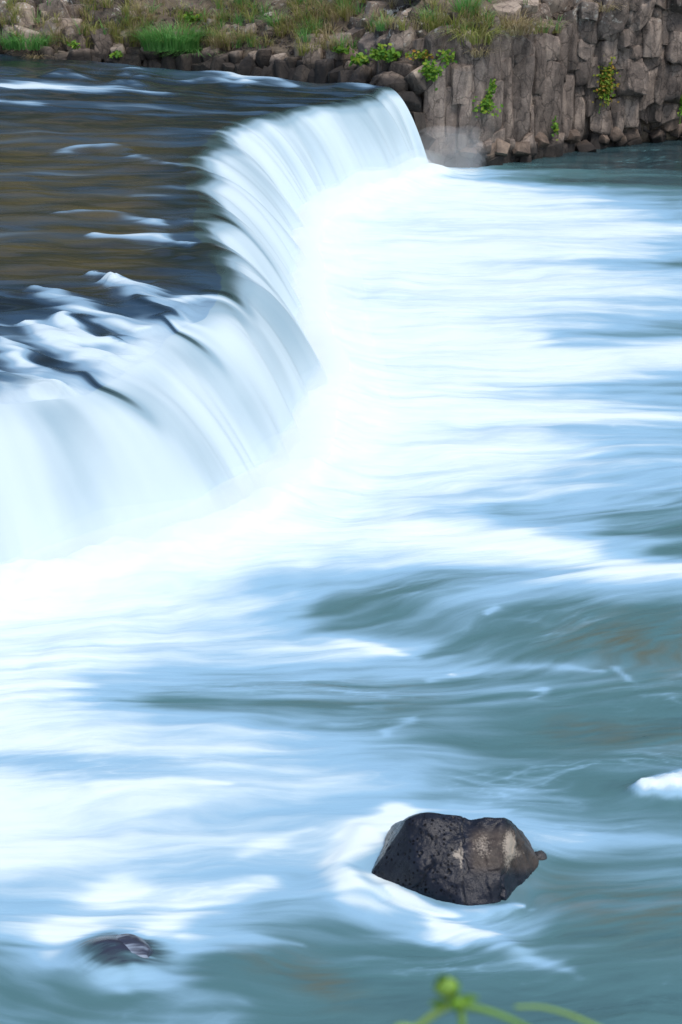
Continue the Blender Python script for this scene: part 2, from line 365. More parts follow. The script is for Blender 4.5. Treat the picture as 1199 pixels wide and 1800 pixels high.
# ------------------------------------------------------------------ lower pool
B_C = at(805, 1548, 0)              # boulder centre on the water
S_C = at(186, 1688, 0)              # submerged rock
def build_pool():
    nr, nc = 980, 380
    # rows: even steps in view angle, columns fan out with distance
    a0, a1 = math.atan2(CAM_H, 13.6), math.atan2(CAM_H, 74.0)
    ang = np.linspace(a0, a1, nr); Yr = CAM_H / np.tan(ang)
    Yg = np.repeat(Yr[:, None], nc, 1)
    hw = 0.255 * Yr + 2.4
    Xg = np.linspace(-1, 1, nc)[None, :] * hw[:, None]
    dy = np.abs(np.gradient(Yr))[:, None] * np.ones((1, nc))
    px, py = to_px(Xg, Yg, 0 * Xg)
    # flow coordinates: along x, bent round the boulder and the sunk rock, with slow meanders
    u = Xg.copy(); v = Yg.copy()
    v = v + 0.10 * Xg * sstep(24, 34, Yg) * sstep(5, -1, Xg) - 0.35 * (Xg - 0.5) * sstep(20, 24, Yg) * sstep(34, 27, Yg)
    v = v + 0.75 * pn(Xg / 6.0, Yg / 4.0, 21) + 0.24 * pn(Xg / 1.9, Yg / 1.1, 22) + 0.05 * pn(Xg / 0.6, Yg / 0.4, 23)
    for c, r in ((B_C, 0.85), (S_C, 0.22)):
        rx, ry = Xg - c.x, Yg - c.y; rr = np.maximum(rx ** 2 + ry ** 2, (r * 0.9) ** 2)
        v = v - ry * (r * r / rr); u = u + rx * (r * r / rr) * 0.6
    # streaks: octaves of stretched noise; an octave fades where the rows are too wide apart for it
    st = 0; tot = 0
    for k, lam in enumerate((3.4, 1.8, 1.0, 0.55, 0.30, 0.16, 0.09)):
        amp = (1.0, 0.9, 0.85, 0.75, 0.6, 0.45, 0.3)[k]
        stretch = (4.5, 5.0, 5.5, 6.0, 6.5, 7.0, 8.0)[k]
        fade = sstep(2.0, 5.0, lam / dy)
        w = pn(u / (lam * stretch) + 0.35 * pn(u / 5, v / (lam * 3), 60 + k), v / lam, 30 + k)
        st = st + amp * w * fade; tot += amp * amp
    st = st / math.sqrt(tot) * 1.6
    # thin wisps
    r1 = 1 - np.abs(pn(u / 1.9 + 0.3 * pn(u, v * 2, 72), v / 0.42 + 0.5 * pn(u / 1.3, v, 73), 71)) * 2.2
    r2 = 1 - np.abs(pn(u / 0.8, v / 0.18 + 0.6 * pn(u / 0.9, v / 0.6, 75), 74)) * 2.2
    r3 = 1 - np.abs(pn(u / 0.35 + 0.5 * pn(u / .5, v / .2, 77), v / 0.10 + 0.7 * pn(u / 0.5, v / 0.3, 78), 76)) * 2.4
    wisp = np.clip(r1, 0, 1) ** 4 * 0.6 + np.clip(r2, 0, 1) ** 4 * 0.5 * sstep(36, 22, Yg) + np.clip(r3, 0, 1) ** 5 * 0.4 * sstep(28, 19, Yg)
    patch = sstep(-0.1, 0.5, fbm(u / 2.6, v / 1.1, 3, 80))
    # layout, its edges frayed along the flow
    jx = 34 * pn(u / 2.0, v / 0.5, 90) + 22 * pn(u / 0.9, v / 0.25, 91); jy = 5 * pn(u / 2.5, v / 0.8, 92)
    cov = layout(px + jx, py + jy, PK, PV)
    cov = cov + 0.16 * sstep(50, 36, Yg) * (1 - cov)
    cov = np.clip(cov + 0.07 * sstep(700, 400, px) * sstep(1270, 1330, py) * sstep(1700, 1600, py), 0, 1)
    mid = 1 - np.abs(cov * 2 - 1) ** 2
    f = cov - 0.05 * sstep(0.8, 1.0, cov) + st * (0.06 + 0.15 * mid) + 0.34 * wisp * patch * np.clip(1.0 - cov, 0.25, 1) - 0.02
    # marks with a place of their own
    XW = Xg + 0.10 * pn(u / 0.7, v / 0.2, 120) + 0.05 * pn(u / 0.3, v / 0.1, 121); YW = Yg + 0.07 * pn(u / 0.8, v / 0.25, 122) + 0.035 * pn(u / 0.35, v / 0.1, 123)
    def br(pts, w, s, nz=0.5):
        return s * stroke(XW, YW, pts, 0, w) * (0.9 + 1.3 * nz * st)
    f += br([(1199, 1000), (1050, 985), (900, 955), (750, 945)], 0.35, 0.35, 0.3)
    f += br([(700, 1425), (640, 1465), (598, 1520), (600, 1560), (650, 1600), (740, 1632), (800, 1660)], [0.18, 0.20, 0.17, 0.16, 0.20, 0.20, 0.16], 0.48, 0.45)
    f += br([(660, 1545), (710, 1585), (770, 1625)], [0.12, 0.16, 0.12], 0.35, 0.5)
    f += br([(800, 1615), (850, 1605), (895, 1597), (930, 1592)], [0.14, 0.12, 0.08, 0.05], 0.55, 0.5)
    f += br([(780, 1630), (840, 1650), (900, 1672), (980, 1700), (1050, 1725)], [0.14, 0.13, 0.12, 0.10, 0.05], 0.42, 0.5)
    f += br([(900, 1730), (980, 1728), (1080, 1720)], [0.03, 0.05, 0.02], 0.25)
    f += br([(700, 1428), (790, 1418), (880, 1425)], [0.12, 0.12, 0.1], 0.28, 0.4)
    f += br([(690, 1572), (760, 1598), (800, 1606)], [0.08, 0.10, 0.08], 0.22, 0.8)
    f += br([(95, 1690), (110, 1650), (150, 1605), (210, 1560)], [0.16, 0.24, 0.28, 0.26], 0.34, 0.5)
    f += br([(120, 1700), (190, 1730), (270, 1755)], [0.08, 0.10, 0.06], 0.3, 0.5)
    f += br([(262, 1640), (300, 1615), (370, 1585), (470, 1550)], [0.16, 0.24, 0.24, 0.16], 0.30, 0.5)
    f += br([(240, 1690), (255, 1720), (330, 1740), (430, 1765)], [0.12, 0.18, 0.16, 0.10], 0.25, 0.6)
    f += br([(330, 1640), (440, 1648), (540, 1660)], [0.06, 0.08, 0.04], 0.16)
    f += br([(420, 1505), (480, 1480), (540, 1460)], [0.10, 0.13, 0.08], 0.12, 0.5)
    f += br([(180, 1382), (300, 1375), (400, 1378)], [0.10, 0.12, 0.06], 0.16, 0.5)
    f += br([(560, 1120), (640, 1135), (720, 1158)], [0.2, 0.18, 0.1], 0.25)
    f += br([(800, 1185), (900, 1170), (1000, 1172), (1050, 1180)], [0.10, 0.12, 0.10, 0.06], 0.16)
    f += br([(680, 1295), (705, 1272), (740, 1262)], [0.06, 0.08, 0.05], 0.2)
    f += br([(850, 1082), (872, 1070)], [0.05, 0.08], 0.22); f += br([(1080, 1176), (1115, 1197)], 0.06, 0.15)
    f += br([(940, 1226), (962, 1212)], 0.06, 0.18); f += br([(755, 1197), (795, 1186)], 0.05, 0.15)
    fb = stroke(Xg, Yg, [(1135, 1392), (1175, 1388), (1215, 1384), (1260, 1386)], 0, [0.16, 0.28, 0.34, 0.28])
    f = f + 0.68 * sstep(0.10, 0.95, fb + 0.10 * fbm(Xg / 0.12, Yg / 0.12, 3, 124)) * (1 + 0.2 * fbm(Xg / 0.08, Yg / 0.08, 3, 125))
    fl0 = 0.13 * sstep(52, 40, Yg); f = np.where(f < 2 * fl0, fl0 + np.clip(f, -1, None) ** 2 * np.sign(f) / np.maximum(4 * fl0, 1e-3), f); f = np.maximum(f, fl0 * 0.75)
    df = dist_foot(Xg, Yg)
    f = np.maximum(f, 1.15 * np.exp(-(df / 1.3) ** 2))
    inside = sstep(1.5, 0.2, np.hypot((Xg - B_C.x) / 1.0, (Yg - B_C.y) / 0.55))
    f = np.clip(f, 0, 1.0)
    # relief
    big = fbm(u / 3.2, v / 1.3, 3, 95)
    Z = 0.055 * big * sstep(15, 30, Yg) + 0.020 * st * (0.35 + 0.65 * np.clip(f, 0, 1)) + 0.018 * fbm(u / 1.5, v / 0.55, 3, 97)
    Z += 0.46 * np.exp(-(df / 0.8) ** 2) * (0.8 + 0.5 * fbm(Xg / 0.9, Yg / 0.9, 3, 98))
    Z += 0.16 * np.exp(-((df - 1.9) / 1.3) ** 2) * (0.4 + 0.6 * fbm(Xg / 1.5, Yg / 2.5, 3, 99))
    Z += 0.16 * fb * (1 + 0.40 * fbm(Xg / 0.16, Yg / 0.16, 4, 101))
    # the pillow of water piling up on the upstream side of the boulder, the hollow behind it
    Z += 0.05 * np.exp(-(((Xg - B_C.x + 1.15) / 0.25) ** 2 + ((Yg - B_C.y + 0.1) / 0.5) ** 2))
    Z += 0.06 * stroke(Xg, Yg, [(680, 1570), (760, 1605), (830, 1612), (890, 1600)], 0, 0.14)
    Z -= 0.05 * np.exp(-(((Xg - B_C.x - 1.1) / 0.6) ** 2 + ((Yg - B_C.y) / 0.5) ** 2))
    Z += 0.07 * stroke(Xg, Yg, [(640, 1465), (600, 1530), (660, 1600), (770, 1632), (900, 1670)], 0, 0.16)
    Z += 0.19 * np.exp(-(((Xg - S_C.x - 0.02) / 0.36) ** 2 + ((Yg - S_C.y) / 0.34) ** 2))
    Z -= 0.06 * np.exp(-(((Xg - S_C.x - 0.65) / 0.35) ** 2 + ((Yg - S_C.y - 0.05) / 0.3) ** 2))
    # where the bed shows brown through shallow water
    bed = 0.75 * stroke(Xg, Yg, [(980, 1565), (1080, 1590), (1199, 1600)], 0, [0.35, 0.5, 0.5]) + 0.8 * stroke(Xg, Yg, [(1050, 1120), (1150, 1130), (1260, 1140)], 0, [0.6, 1.0, 1.0])
    bed += 0.6 * stroke(Xg, Yg, [(420, 1665), (500, 1690), (590, 1740)], 0, [0.15, 0.3, 0.25]) + 0.4 * stroke(Xg, Yg, [(560, 1200), (680, 1215)], 0, 0.7)
    bed += 0.5 * stroke(Xg, Yg, [(1000, 1280), (1100, 1290), (1199, 1300)], 0, 0.4)
    bed = np.clip(bed * (0.55 + 1.5 * fbm(u / 0.5, v / 0.11, 4, 110)) + 0.10 * fbm(u / 2, v, 2, 111), 0, 1)
    sx, sy = Xg - S_C.x - 0.06, Yg - S_C.y - 0.06; ca, sa = math.cos(0.45), math.sin(0.45); sa_, sb_ = sx * ca + sy * sa, -sx * sa + sy * ca
    veil = pn(sa_ / 0.35 + 0.4 * pn(sa_ / .2, sb_ / .1, 131), sb_ / 0.075, 130) + 0.6 * pn(sa_ / 0.2, sb_ / 0.035, 132)
    body = np.exp(-((sa_ / 0.46) ** 2 + (sb_ / 0.34) ** 2) ** 1.5)
    sunk = np.clip(body * (1.05 + 0.55 * veil) * sstep(-0.50, 0.05, sa_), 0, 1.0)
    f = f * (1 - 0.97 * np.clip(sunk * 1.1, 0, 1))
    P = np.stack([Xg, Yg, Z], -1)
    flow = np.stack([u * 0.22, v * 1.0, 0 * u], -1)
    # far rows are seen at a grazing angle: coarser fine grain there
    flow *= (14.0 / Yg)[..., None] ** 0.0
    o = link('pool_water', grid_mesh('pool_water', P, {'foam': f, 'bed': bed, 'flow': flow, 'sunk': sunk}), M['pool'])
    tag(o, 'pale teal pool below the falls streaked with smooth white foam', None, None, 'structure')
build_pool()

# ------------------------------------------------------------------ upper river and the fall: one surface in (along the lip, along the flow), split at the lip
def build_river():
    ND, NT = 210, 70
    d = 0.035 * np.arange(ND) + 0.00035 * np.arange(ND) ** 2       # metres upstream of the lip
    d = d * (19.0 / d[-1])
    s = np.linspace(0, 1, NS)
    dir0 = np.stack([np.clip(tdir[:, 0], 0.5, 1), np.clip(tdir[:, 1], -0.7, 0.15 - 0.55 * sstep(27, 32, arc))], -1); dir0 /= np.linalg.norm(dir0, axis=1, keepdims=True)
    for _ in range(40): dir0[1:-1] = (dir0[:-2] + 2 * dir0[1:-1] + dir0[2:]) / 4
    bank = np.array([0.845, -0.535])
    wb = sstep(14.0, 0.0, arc)[:, None]
    dirU = bank * wb + np.array([1.0, -0.03]) * (1 - wb); dirU /= np.linalg.norm(dirU, axis=1, keepdims=True)
    pos = [lip.copy()]
    for k in range(1, ND):
        w = sstep(0.0, 3.0, 0.5 * (d[k] + d[k - 1])); dd = dir0 * (1 - w) + dirU * w
        pos.append(pos[-1] - dd * (d[k] - d[k - 1]))
    P2 = np.stack(pos, 1)                                            # NS, ND, 2
    X, Y = P2[..., 0], P2[..., 1]; D = np.repeat(d[None, :], NS, 0); A = np.repeat(arc[:, None], ND, 1)
    ZB = lipz[:, None] + (H - lipz)[:, None] * (sstep(-0.6, 3.8, D) - sstep(-0.6, 3.8, 0.0)) / (1 - sstep(-0.6, 3.8, 0.0)) + 0.008 * D
    px, py = to_px(X, Y, ZB)
    near = sstep(26, 33, A)                                          # the broken rapids at the near end of the lip
    # flow coordinate across
    v = A + 0.35 * pn(D / 3.5, A / 2.2, 200) + 0.12 * pn(D / 1.2, A / 0.7, 201)
    st = 0; dyr = np.gradient(arc)[:, None]
    for k, (lam, amp) in enumerate(((2.2, 1), (1.1, 1), (0.6, .8), (0.33, .6), (0.18, .4))):
        st = st + amp * pn(D / (lam * 4.5), v / lam, 210 + k) * sstep(1.5, 4, lam / dyr)
    st = st / 1.75
    wv = 0.060 * pn(D / 2.6, v / 1.1, 220) + 0.042 * pn(D / 1.2, v / 0.5, 221) + 0.014 * pn(D / 0.8, v / 0.24, 222)
    lump = 0.09 * near * np.clip(fbm(D / 1.1, A / 0.8, 3, 223), -0.6, 1) * sstep(6.0, 1.5, D)
    dyy = (py - 900) / F_PX; dzz = -math.sin(TH) - dyy * math.cos(TH); kk = (H - CAM_H) / dzz
    SX = (px - 599.5) / F_PX * kk + 0.20 * pn(D / 1.3, v / 0.3, 226); SY = (math.cos(TH) - dyy * math.sin(TH)) * kk + 0.13 * pn(D / 1.5, v / 0.35, 227) + 0.05 * pn(D / 0.8, v / 0.14, 228)
    f = 0.055 + 0.26 * st + 0.18 * sstep(0.2, 0.9, pn(D / 3.0, v / 0.7, 224)) * sstep(0, 0.5, st)
    hump = 0 * X
    def br(pts, w, a, hz=0.0, nz=0.5):
        nonlocal f, hump
        b = stroke(SX, SY, pts, H, w); f = f + a * b * (0.85 + nz * st * 1.6); hump = hump + hz * b
    br([(-60, 152), (60, 153), (180, 158), (290, 165)], [0.8, 0.9, 0.6, 0.25], 0.62, 0.06)
    br([(-40, 178), (30, 182), (75, 188)], [0.6, 0.5, 0.2], 0.45, 0.04)
    br([(90, 137), (112, 128), (150, 140)], [0.3, 0.45, 0.3], 0.32, 0.10)
    br([(225, 132), (236, 124), (255, 136)], [0.3, 0.4, 0.3], 0.30, 0.08)
    br([(208, 148), (222, 141), (240, 150)], [0.3, 0.35, 0.25], 0.25, 0.06)
    br([(385, 127), (400, 130), (440, 144)], [0.35, 0.3, 0.2], 0.45, 0.08)
    br([(330, 143), (372, 138), (420, 152)], [0.3, 0.4, 0.3], 0.25, 0.05)
    br([(550, 132), (600, 141), (640, 152)], [0.35, 0.35, 0.3], 0.4, 0.04)
    br([(440, 135), (480, 140), (520, 150)], [0.3, 0.3, 0.2], 0.3, 0.04)
    br([(102, 270), (140, 260), (185, 258), (230, 268)], [0.2, 0.35, 0.25, 0.15], 0.42, 0.07)
    br([(180, 262), (260, 282), (330, 292)], [0.15, 0.2, 0.1], 0.25, 0.03)
    br([(105, 378), (180, 376), (240, 382), (300, 392)], [0.12, 0.22, 0.22, 0.12], 0.45, 0.05)
    br([(160, 414), (205, 417), (270, 418), (330, 428)], [0.10, 0.18, 0.16, 0.10], 0.55, 0.06)
    br([(0, 395), (60, 400)], 0.12, 0.15); br([(240, 345), (310, 350)], 0.15, 0.15)
    br([(300, 380), (360, 390), (400, 400)], 0.15, 0.2)
    br([(165, 482), (182, 490), (190, 505)], [0.10, 0.14, 0.08], 0.7, 0.10)
    br([(198, 502), (235, 515), (275, 540), (320, 578), (360, 610)], [0.2, 0.34, 0.42, 0.45, 0.4], 1.0, 0.14, 0.15)
    br([(330, 534), (365, 520), (398, 524)], [0.25, 0.3, 0.25], 0.9, 0.08, 0.1)
    br([(66, 512), (105, 528), (150, 548), (210, 572), (250, 586)], [0.16, 0.3, 0.28, 0.24, 0.16], 0.8, 0.10, 0.2)
    br([(100, 560), (150, 600), (205, 602), (250, 620)], [0.14, 0.26, 0.32, 0.34], 0.85, 0.10, 0.2)
    br([(58, 566), (85, 592), (130, 622), (190, 650), (240, 690)], [0.12, 0.22, 0.28, 0.34, 0.4], 0.9, 0.10, 0.2)
    br([(0, 603), (28, 620), (60, 650), (95, 700)], [0.18, 0.24, 0.26, 0.3], 0.9, 0.10, 0.2)
    br([(-40, 650), (10, 672), (40, 700)], [0.25, 0.3, 0.4], 0.9, 0.08, 0.2)
    br([(0, 520), (40, 530)], 0.08, 0.2); br([(-20, 560), (30, 570)], 0.1, 0.25)
    f = np.maximum(f, near * sstep(1.5, 0.2, D) * (0.88 + 0.1 * st))
    # dark smooth tongues
    for pts, w in (([(235, 535), (270, 558), (305, 588)], [0.14, 0.2, 0.1]), ([(130, 562), (180, 585), (225, 605)], [0.12, 0.16, 0.1]), ([(60, 625), (120, 655), (188, 686)], [0.15, 0.22, 0.12]),
                   ([(290, 500), (350, 505), (400, 515)], [0.2, 0.3, 0.15]), ([(300, 440), (340, 450)], [0.3, 0.2])):
        b = stroke(SX, SY, pts, H, w); f = f * (1 - 0.92 * b); hump = hump + 0.05 * b
    f = np.clip(f, 0.0, 1)
    bed = (1 - near) * sstep(430, 200, px) * sstep(175, 260, py) * sstep(640, 480, py) * (0.55 + 0.8 * fbm(D / 1.6, v / 0.55, 3, 230)) * (1 - 0.75 * sstep(200, 420, px))
    bed = np.clip(bed * 0.95 - 0.08, 0, 1)
    Z = ZB + (wv + hump) * sstep(0, 0.4, D) + lump * sstep(0.0, 0.5, D)
    PR = np.stack([X, Y, Z], -1)
    # falling part
    t = np.linspace(0, 1.06, NT) ** 0.9
    T = np.repeat(t[None, :], NS, 0); AT = np.repeat(arc[:, None], NT, 1)
    thr = 1 + 0.10 * pn(AT / 0.9, T * 0.6, 240) * T + 0.05 * pn(AT / 0.33, T * 0.8, 241) * T
    XF = lip[:, 0:1] + (foot - lip)[:, 0:1] * T * thr; YF = lip[:, 1:2] + (foot - lip)[:, 1:2] * T * thr
    ng = 0.30 * sstep(26, 33, AT); ZF = lipz[:, None] - (lipz[:, None] + 0.05) * (ng * T + (1 - ng) * T ** 2)
    rid = 0.32 * pn(AT / 1.9, T * 0.4, 245) + 0.17 * pn(AT / 0.85, T * 0.5, 242) + 0.03 * pn(AT / 0.45, T * 0.7, 243) + 0.006 * pn(AT / 0.2, T, 244)
    nrm = np.stack([tdir[:, 0:1] * T / (T + .25), tdir[:, 1:2] * T / (T + .25), 0.25 / (T + .25)], -1)
    PF = np.stack([XF, YF, ZF], -1) + nrm * (rid * sstep(0.0, 0.45, T))[..., None]
    f0 = f[:, 0:1]
    start = 0.02 + 0.09 * pn(AT / 1.5, AT * 0, 250) + 0.05 * pn(AT / 0.6, AT * 0, 251)
    tong = 0 * AT
    for q, wd_, am in ((8, 0.7, 0.16), (9, 0.5, 0.20), (10, 0.45, 0.22), (6, 1.6, 0.06), (1, 1.2, 0.05)):
        s0 = np.interp(q, np.arange(len(PAIRS)), np.interp(np.linspace(0, NS - 1, len(PAIRS)), np.arange(NS), arc))
        start = start + am * np.exp(-((AT - s0) / wd_) ** 2); tong = tong + am * np.exp(-((AT - s0) / wd_) ** 2)
    nf = near[:, 0:1]
    start = start * (1 - nf) + nf * (-0.10 + 0.12 * pn(AT / 1.0, AT * 0, 255)) + nf * tong; grow = sstep(start - 0.12 * nf, start + 0.34 + 0.06 * nf, T)
    thread = 0.9 * pn(AT / 1.3, T * 0.8, 251) + 0.8 * pn(AT / 0.7, T * 0.8, 252) + 0.22 * pn(AT / 0.28, T * 1.1, 253) + 0.07 * pn(AT / 0.12, T * 1.5, 254)
    ff = f0 * (1 - grow) * (1 - sstep(0, 0.35, T) * 0.2) + grow * np.clip(0.86 + (0.24 + 0.10 * nf) * thread * (1 - 0.6 * T) + 0.12 * sstep(0.6, 1.0, T), 0.35, 1)
    # thin green glassy strip at the fold of the curtain in the middle
    s_g = np.interp(6.3, np.arange(len(PAIRS)), np.interp(np.linspace(0, NS - 1, len(PAIRS)), np.arange(NS), arc))
    ff = ff - 0.28 * np.exp(-((AT - s_g) / 0.35) ** 2) * sstep(0.1, 0.3, T) * sstep(0.95, 0.6, T)
    ff = np.clip(ff, 0, 1)
    bedF = np.repeat(bed[:, 0:1], NT, 1) * sstep(0.3, 0, T)
    # joint normals so that the seam at the lip does not show
    ALL = np.concatenate([PR[:, ::-1], PF[:, 1:]], 1)
    NA = grid_normals(ALL)
    nr_ = NA[:, :ND][:, ::-1]; nf_ = NA[:, ND - 1:]
    flR = np.stack([D * 0.25, v * 1.0, 0 * v], -1)
    flF = np.stack([-T * 0.7, AT + (v - A)[:, 0:1], 0 * T], -1)
    o = link('river_water', grid_mesh('river_water', PR, {'foam': f, 'bed': bed, 'flow': flR}, nr_), M['river'])
    tag(o, 'dark upper river sliding to the lip of the falls', None, None, 'structure')
    w = link('waterfall', grid_mesh('waterfall', PF[:, ::-1], {'foam': ff[:, ::-1], 'bed': bedF[:, ::-1], 'flow': flF[:, ::-1]}, nf_[:, ::-1]), M['fall'])
    tag(w, 'wide curved curtain of smooth white falling water below the dark river', 'waterfall', None, None)
    # the rock the river runs over: a ledge behind the curtain
    zz = np.array([H - 0.55, H - 0.75, H - 1.0, 1.2, 0.4, -0.6]); off = np.array([1.6, 0.7, 0.5, 0.6, 0.75, 0.7])
    sub = slice(0, NS, 4)
    L = lip[sub]; TD = tdir[sub]
    G = np.stack([np.stack([L[:, 0] - TD[:, 0] * (o_ + 0.22 * pn(arc[sub] / 0.9, zz[k] * 1.3 + 0 * arc[sub], 260)), L[:, 1] - TD[:, 1] * o_, np.minimum(zz[k], lipz[sub] - (0.4 + 0.2 * k) * (k < 3))], -1) for k, o_ in enumerate(off)], 1)
    back = G[:, 0:1].copy(); back[..., 0] -= 18; G = np.concatenate([back, G], 1)
    lg = link('rock_ledge', grid_mesh('rock_ledge', G), M['wet']); tag(lg, 'dark wet rock step behind the falling water', None, None, 'structure')
build_river()

# ------------------------------------------------------------------ far bank and cliff
PATH = cat_rom([(-30, 76), (-20, 71.5), (-11.35, 68.2), (-5.7, 67.9), (-3, 66.4), (0, 64.0), (1.3, 61.9), (2.3, 61.3), (3.1, 61.3), (4.9, 62.2), (7.4, 64.9), (11.35, 66.9), (15, 68.5), (24, 72)], 900)
pa = np.concatenate([[0], np.cumsum(np.linalg.norm(np.diff(PATH, axis=0), axis=1))])
pt = np.gradient(PATH, axis=0); pt /= np.linalg.norm(pt, axis=1, keepdims=True)
for _ in range(60): pt[1:-1] = (pt[:-2] + 2 * pt[1:-1] + pt[2:]) / 4
pt /= np.linalg.norm(pt, axis=1, keepdims=True)
pnm = np.stack([pt[:, 1], -pt[:, 0]], -1)                # outward: towards the river and the camera

def path_at(a):
    x = np.interp(a, pa, PATH[:, 0]); y = np.interp(a, pa, PATH[:, 1]); nx = np.interp(a, pa, pnm[:, 0]); ny = np.interp(a, pa, pnm[:, 1])
    return x, y, nx, ny
def a_of_x(x): return float(np.interp(x, PATH[:, 0], pa))
A_COR = a_of_x(1.2)                                      # the corner between the low bank and the cliff
def cliffness(a): return sstep(A_COR - 2.5, A_COR + 1.0, a)
def cliff_top(a): return 3.7 + 1.9 * sstep(a_of_x(6.5), a_of_x(9.5), a)
def wall_profile(a, q):             # q 0..1 up the wall and slope: setback behind the path and height
    c = cliffness(a); top = cliff_top(a)
    ql = np.array([0, .10, .22, .34, .5, .7, .85, 1.0])
    sl_ = np.interp(q, ql, [-0.2, 0.0, 0.35, 0.9, 1.9, 3.8, 6.5, 14]); zl = np.interp(q, ql, [1.9, 2.45, 3.0, 3.35, 4.0, 5.2, 6.4, 8.5])
    sr = np.interp(q, ql, [0.9, 0.35, 0.25, 0.25, 0.3, 0.9, 3.2, 14]); zr = np.interp(q, ql, [-0.6, 0.0, 0.3, 0.65, 1.0, 1.15, 1.6, 2.4])
    zr = np.where(q < 0.22, np.interp(q, ql, [-0.6, 0.1, 0.8, 1, 1, 1, 1, 1]), np.interp(q, [.22, .5, .7, .85, 1], [0.8, 1.0, 1.2, 1.55, 2.2]))
    zr = np.where(q < 0.10, zr, zr) 
    zr2 = np.where(q <= 0.10, -0.6 + (q / 0.10) * 0.7, np.where(q <= 0.5, 0.1 + (q - 0.1) / 0.4 * (top - 0.1), top + np.interp(q, [.5, .7, .85, 1], [0, 0.9, 2.4, 5.0])))
    return sl_ * (1 - c) + sr * c, zl * (1 - c) + zr2 * c

def build_terrain():
    na, nq = 420, 90
    a = np.linspace(a_of_x(-22), a_of_x(19), na); q = np.linspace(0, 1, nq) ** 1.15
    Ag, Qg = np.meshgrid(a, q, indexing='ij')
    sb, z = wall_profile(Ag, Qg)
    rough = 0.16 * fbm(Ag / 0.9, Qg * 14, 4, 300) + 0.30 * fbm(Ag / 3.0, Qg * 5, 3, 301) * sstep(0.1, 0.4, Qg)
    sb = sb + rough; z = z + 0.10 * fbm(Ag / 0.7, Qg * 16, 4, 302) * sstep(0.1, 0.3, Qg)
    x, y, nx, ny = path_at(Ag)
    P = np.stack([x - nx * sb, y - ny * sb, z], -1)
    me = grid_mesh('cliff', P)
    me.polygons.foreach_set('use_smooth', np.ones(len(me.polygons), bool))
    o = link('cliff', me, M['soil']); tag(o, 'grey brown rock cliff and stony bank across the river', None, None, 'structure')
    return o
cliff = build_terrain()

def build_reflection_hill():  # hill out of view, added so the water mirrors dark woods instead of sky
    n = 120; a = np.linspace(-90, 100, n); b = np.linspace(0, 1, 60); Ag, Bg = np.meshgrid(a, b, indexing='ij')
    Y = 80 + 0.0016 * Ag ** 2 - 0.25 * Ag + 55 * Bg; Z = 7.5 + 46 * Bg ** 0.85
    nz = fbm(Ag / 6, Bg * 12, 4, 320); P = np.stack([Ag, Y + 2.5 * nz, Z + 2.2 * nz * sstep(0, .1, Bg)], -1)
    m, t, b_ = new_mat('unseen_hill_woods'); g = t.nodes.new('ShaderNodeNewGeometry')
    nn = N(t, 'ShaderNodeTexNoise', Scale=0.5, Detail=8.0, Roughness=0.7); t.links.new(g.outputs['Position'], nn.inputs['Vector'])
    t.links.new(ramp(t, nn.outputs[0], [(0.35, (0.012, 0.022, 0.008)), (0.65, (0.06, 0.085, 0.025))]).outputs[0], b_.inputs['Base Color']); b_.inputs['Roughness'].default_value = 0.9
    o = link('unseen_reflection_hill', grid_mesh('unseen_reflection_hill', P), m); tag(o, 'unseen wooded hillside added behind the far bank to darken the water reflections', None, None, 'structure')
build_reflection_hill()

def hull_rock(name, pts, bev=0.06, seg=2, sub=0, disp=0.0, seed=0):
    bm = bmesh.new()
    for p in pts: bm.verts.new(p)
    r = bmesh.ops.convex_hull(bm, input=bm.verts)
    bmesh.ops.delete(bm, geom=[g for g in r['geom_interior'] if isinstance(g, bmesh.types.BMVert)], context='VERTS')
    bmesh.ops.dissolve_limit(bm, angle_limit=math.radians(9), verts=bm.verts[:], edges=bm.edges[:])
    if bev: bmesh.ops.bevel(bm, geom=bm.edges[:], offset=bev, segments=seg, profile=0.6, affect='EDGES', clamp_overlap=True)
    if sub:
        bmesh.ops.triangulate(bm, faces=bm.faces[:])
        bmesh.ops.subdivide_edges(bm, edges=bm.edges[:], cuts=sub, use_grid_fill=True)
    if disp:
        for v in bm.verts:
            n = mnoise.fractal(v.co * 3.1 + Vector((seed * 7.3, seed, 0)), 0.9, 2.0, 4)
            v.co += v.normal * n * disp
    me = bpy.data.meshes.new(name); bm.to_mesh(me); bm.free()
    for p in me.polygons: p.use_smooth = True
    me.set_sharp_from_angle(angle=math.radians(32))
    return me

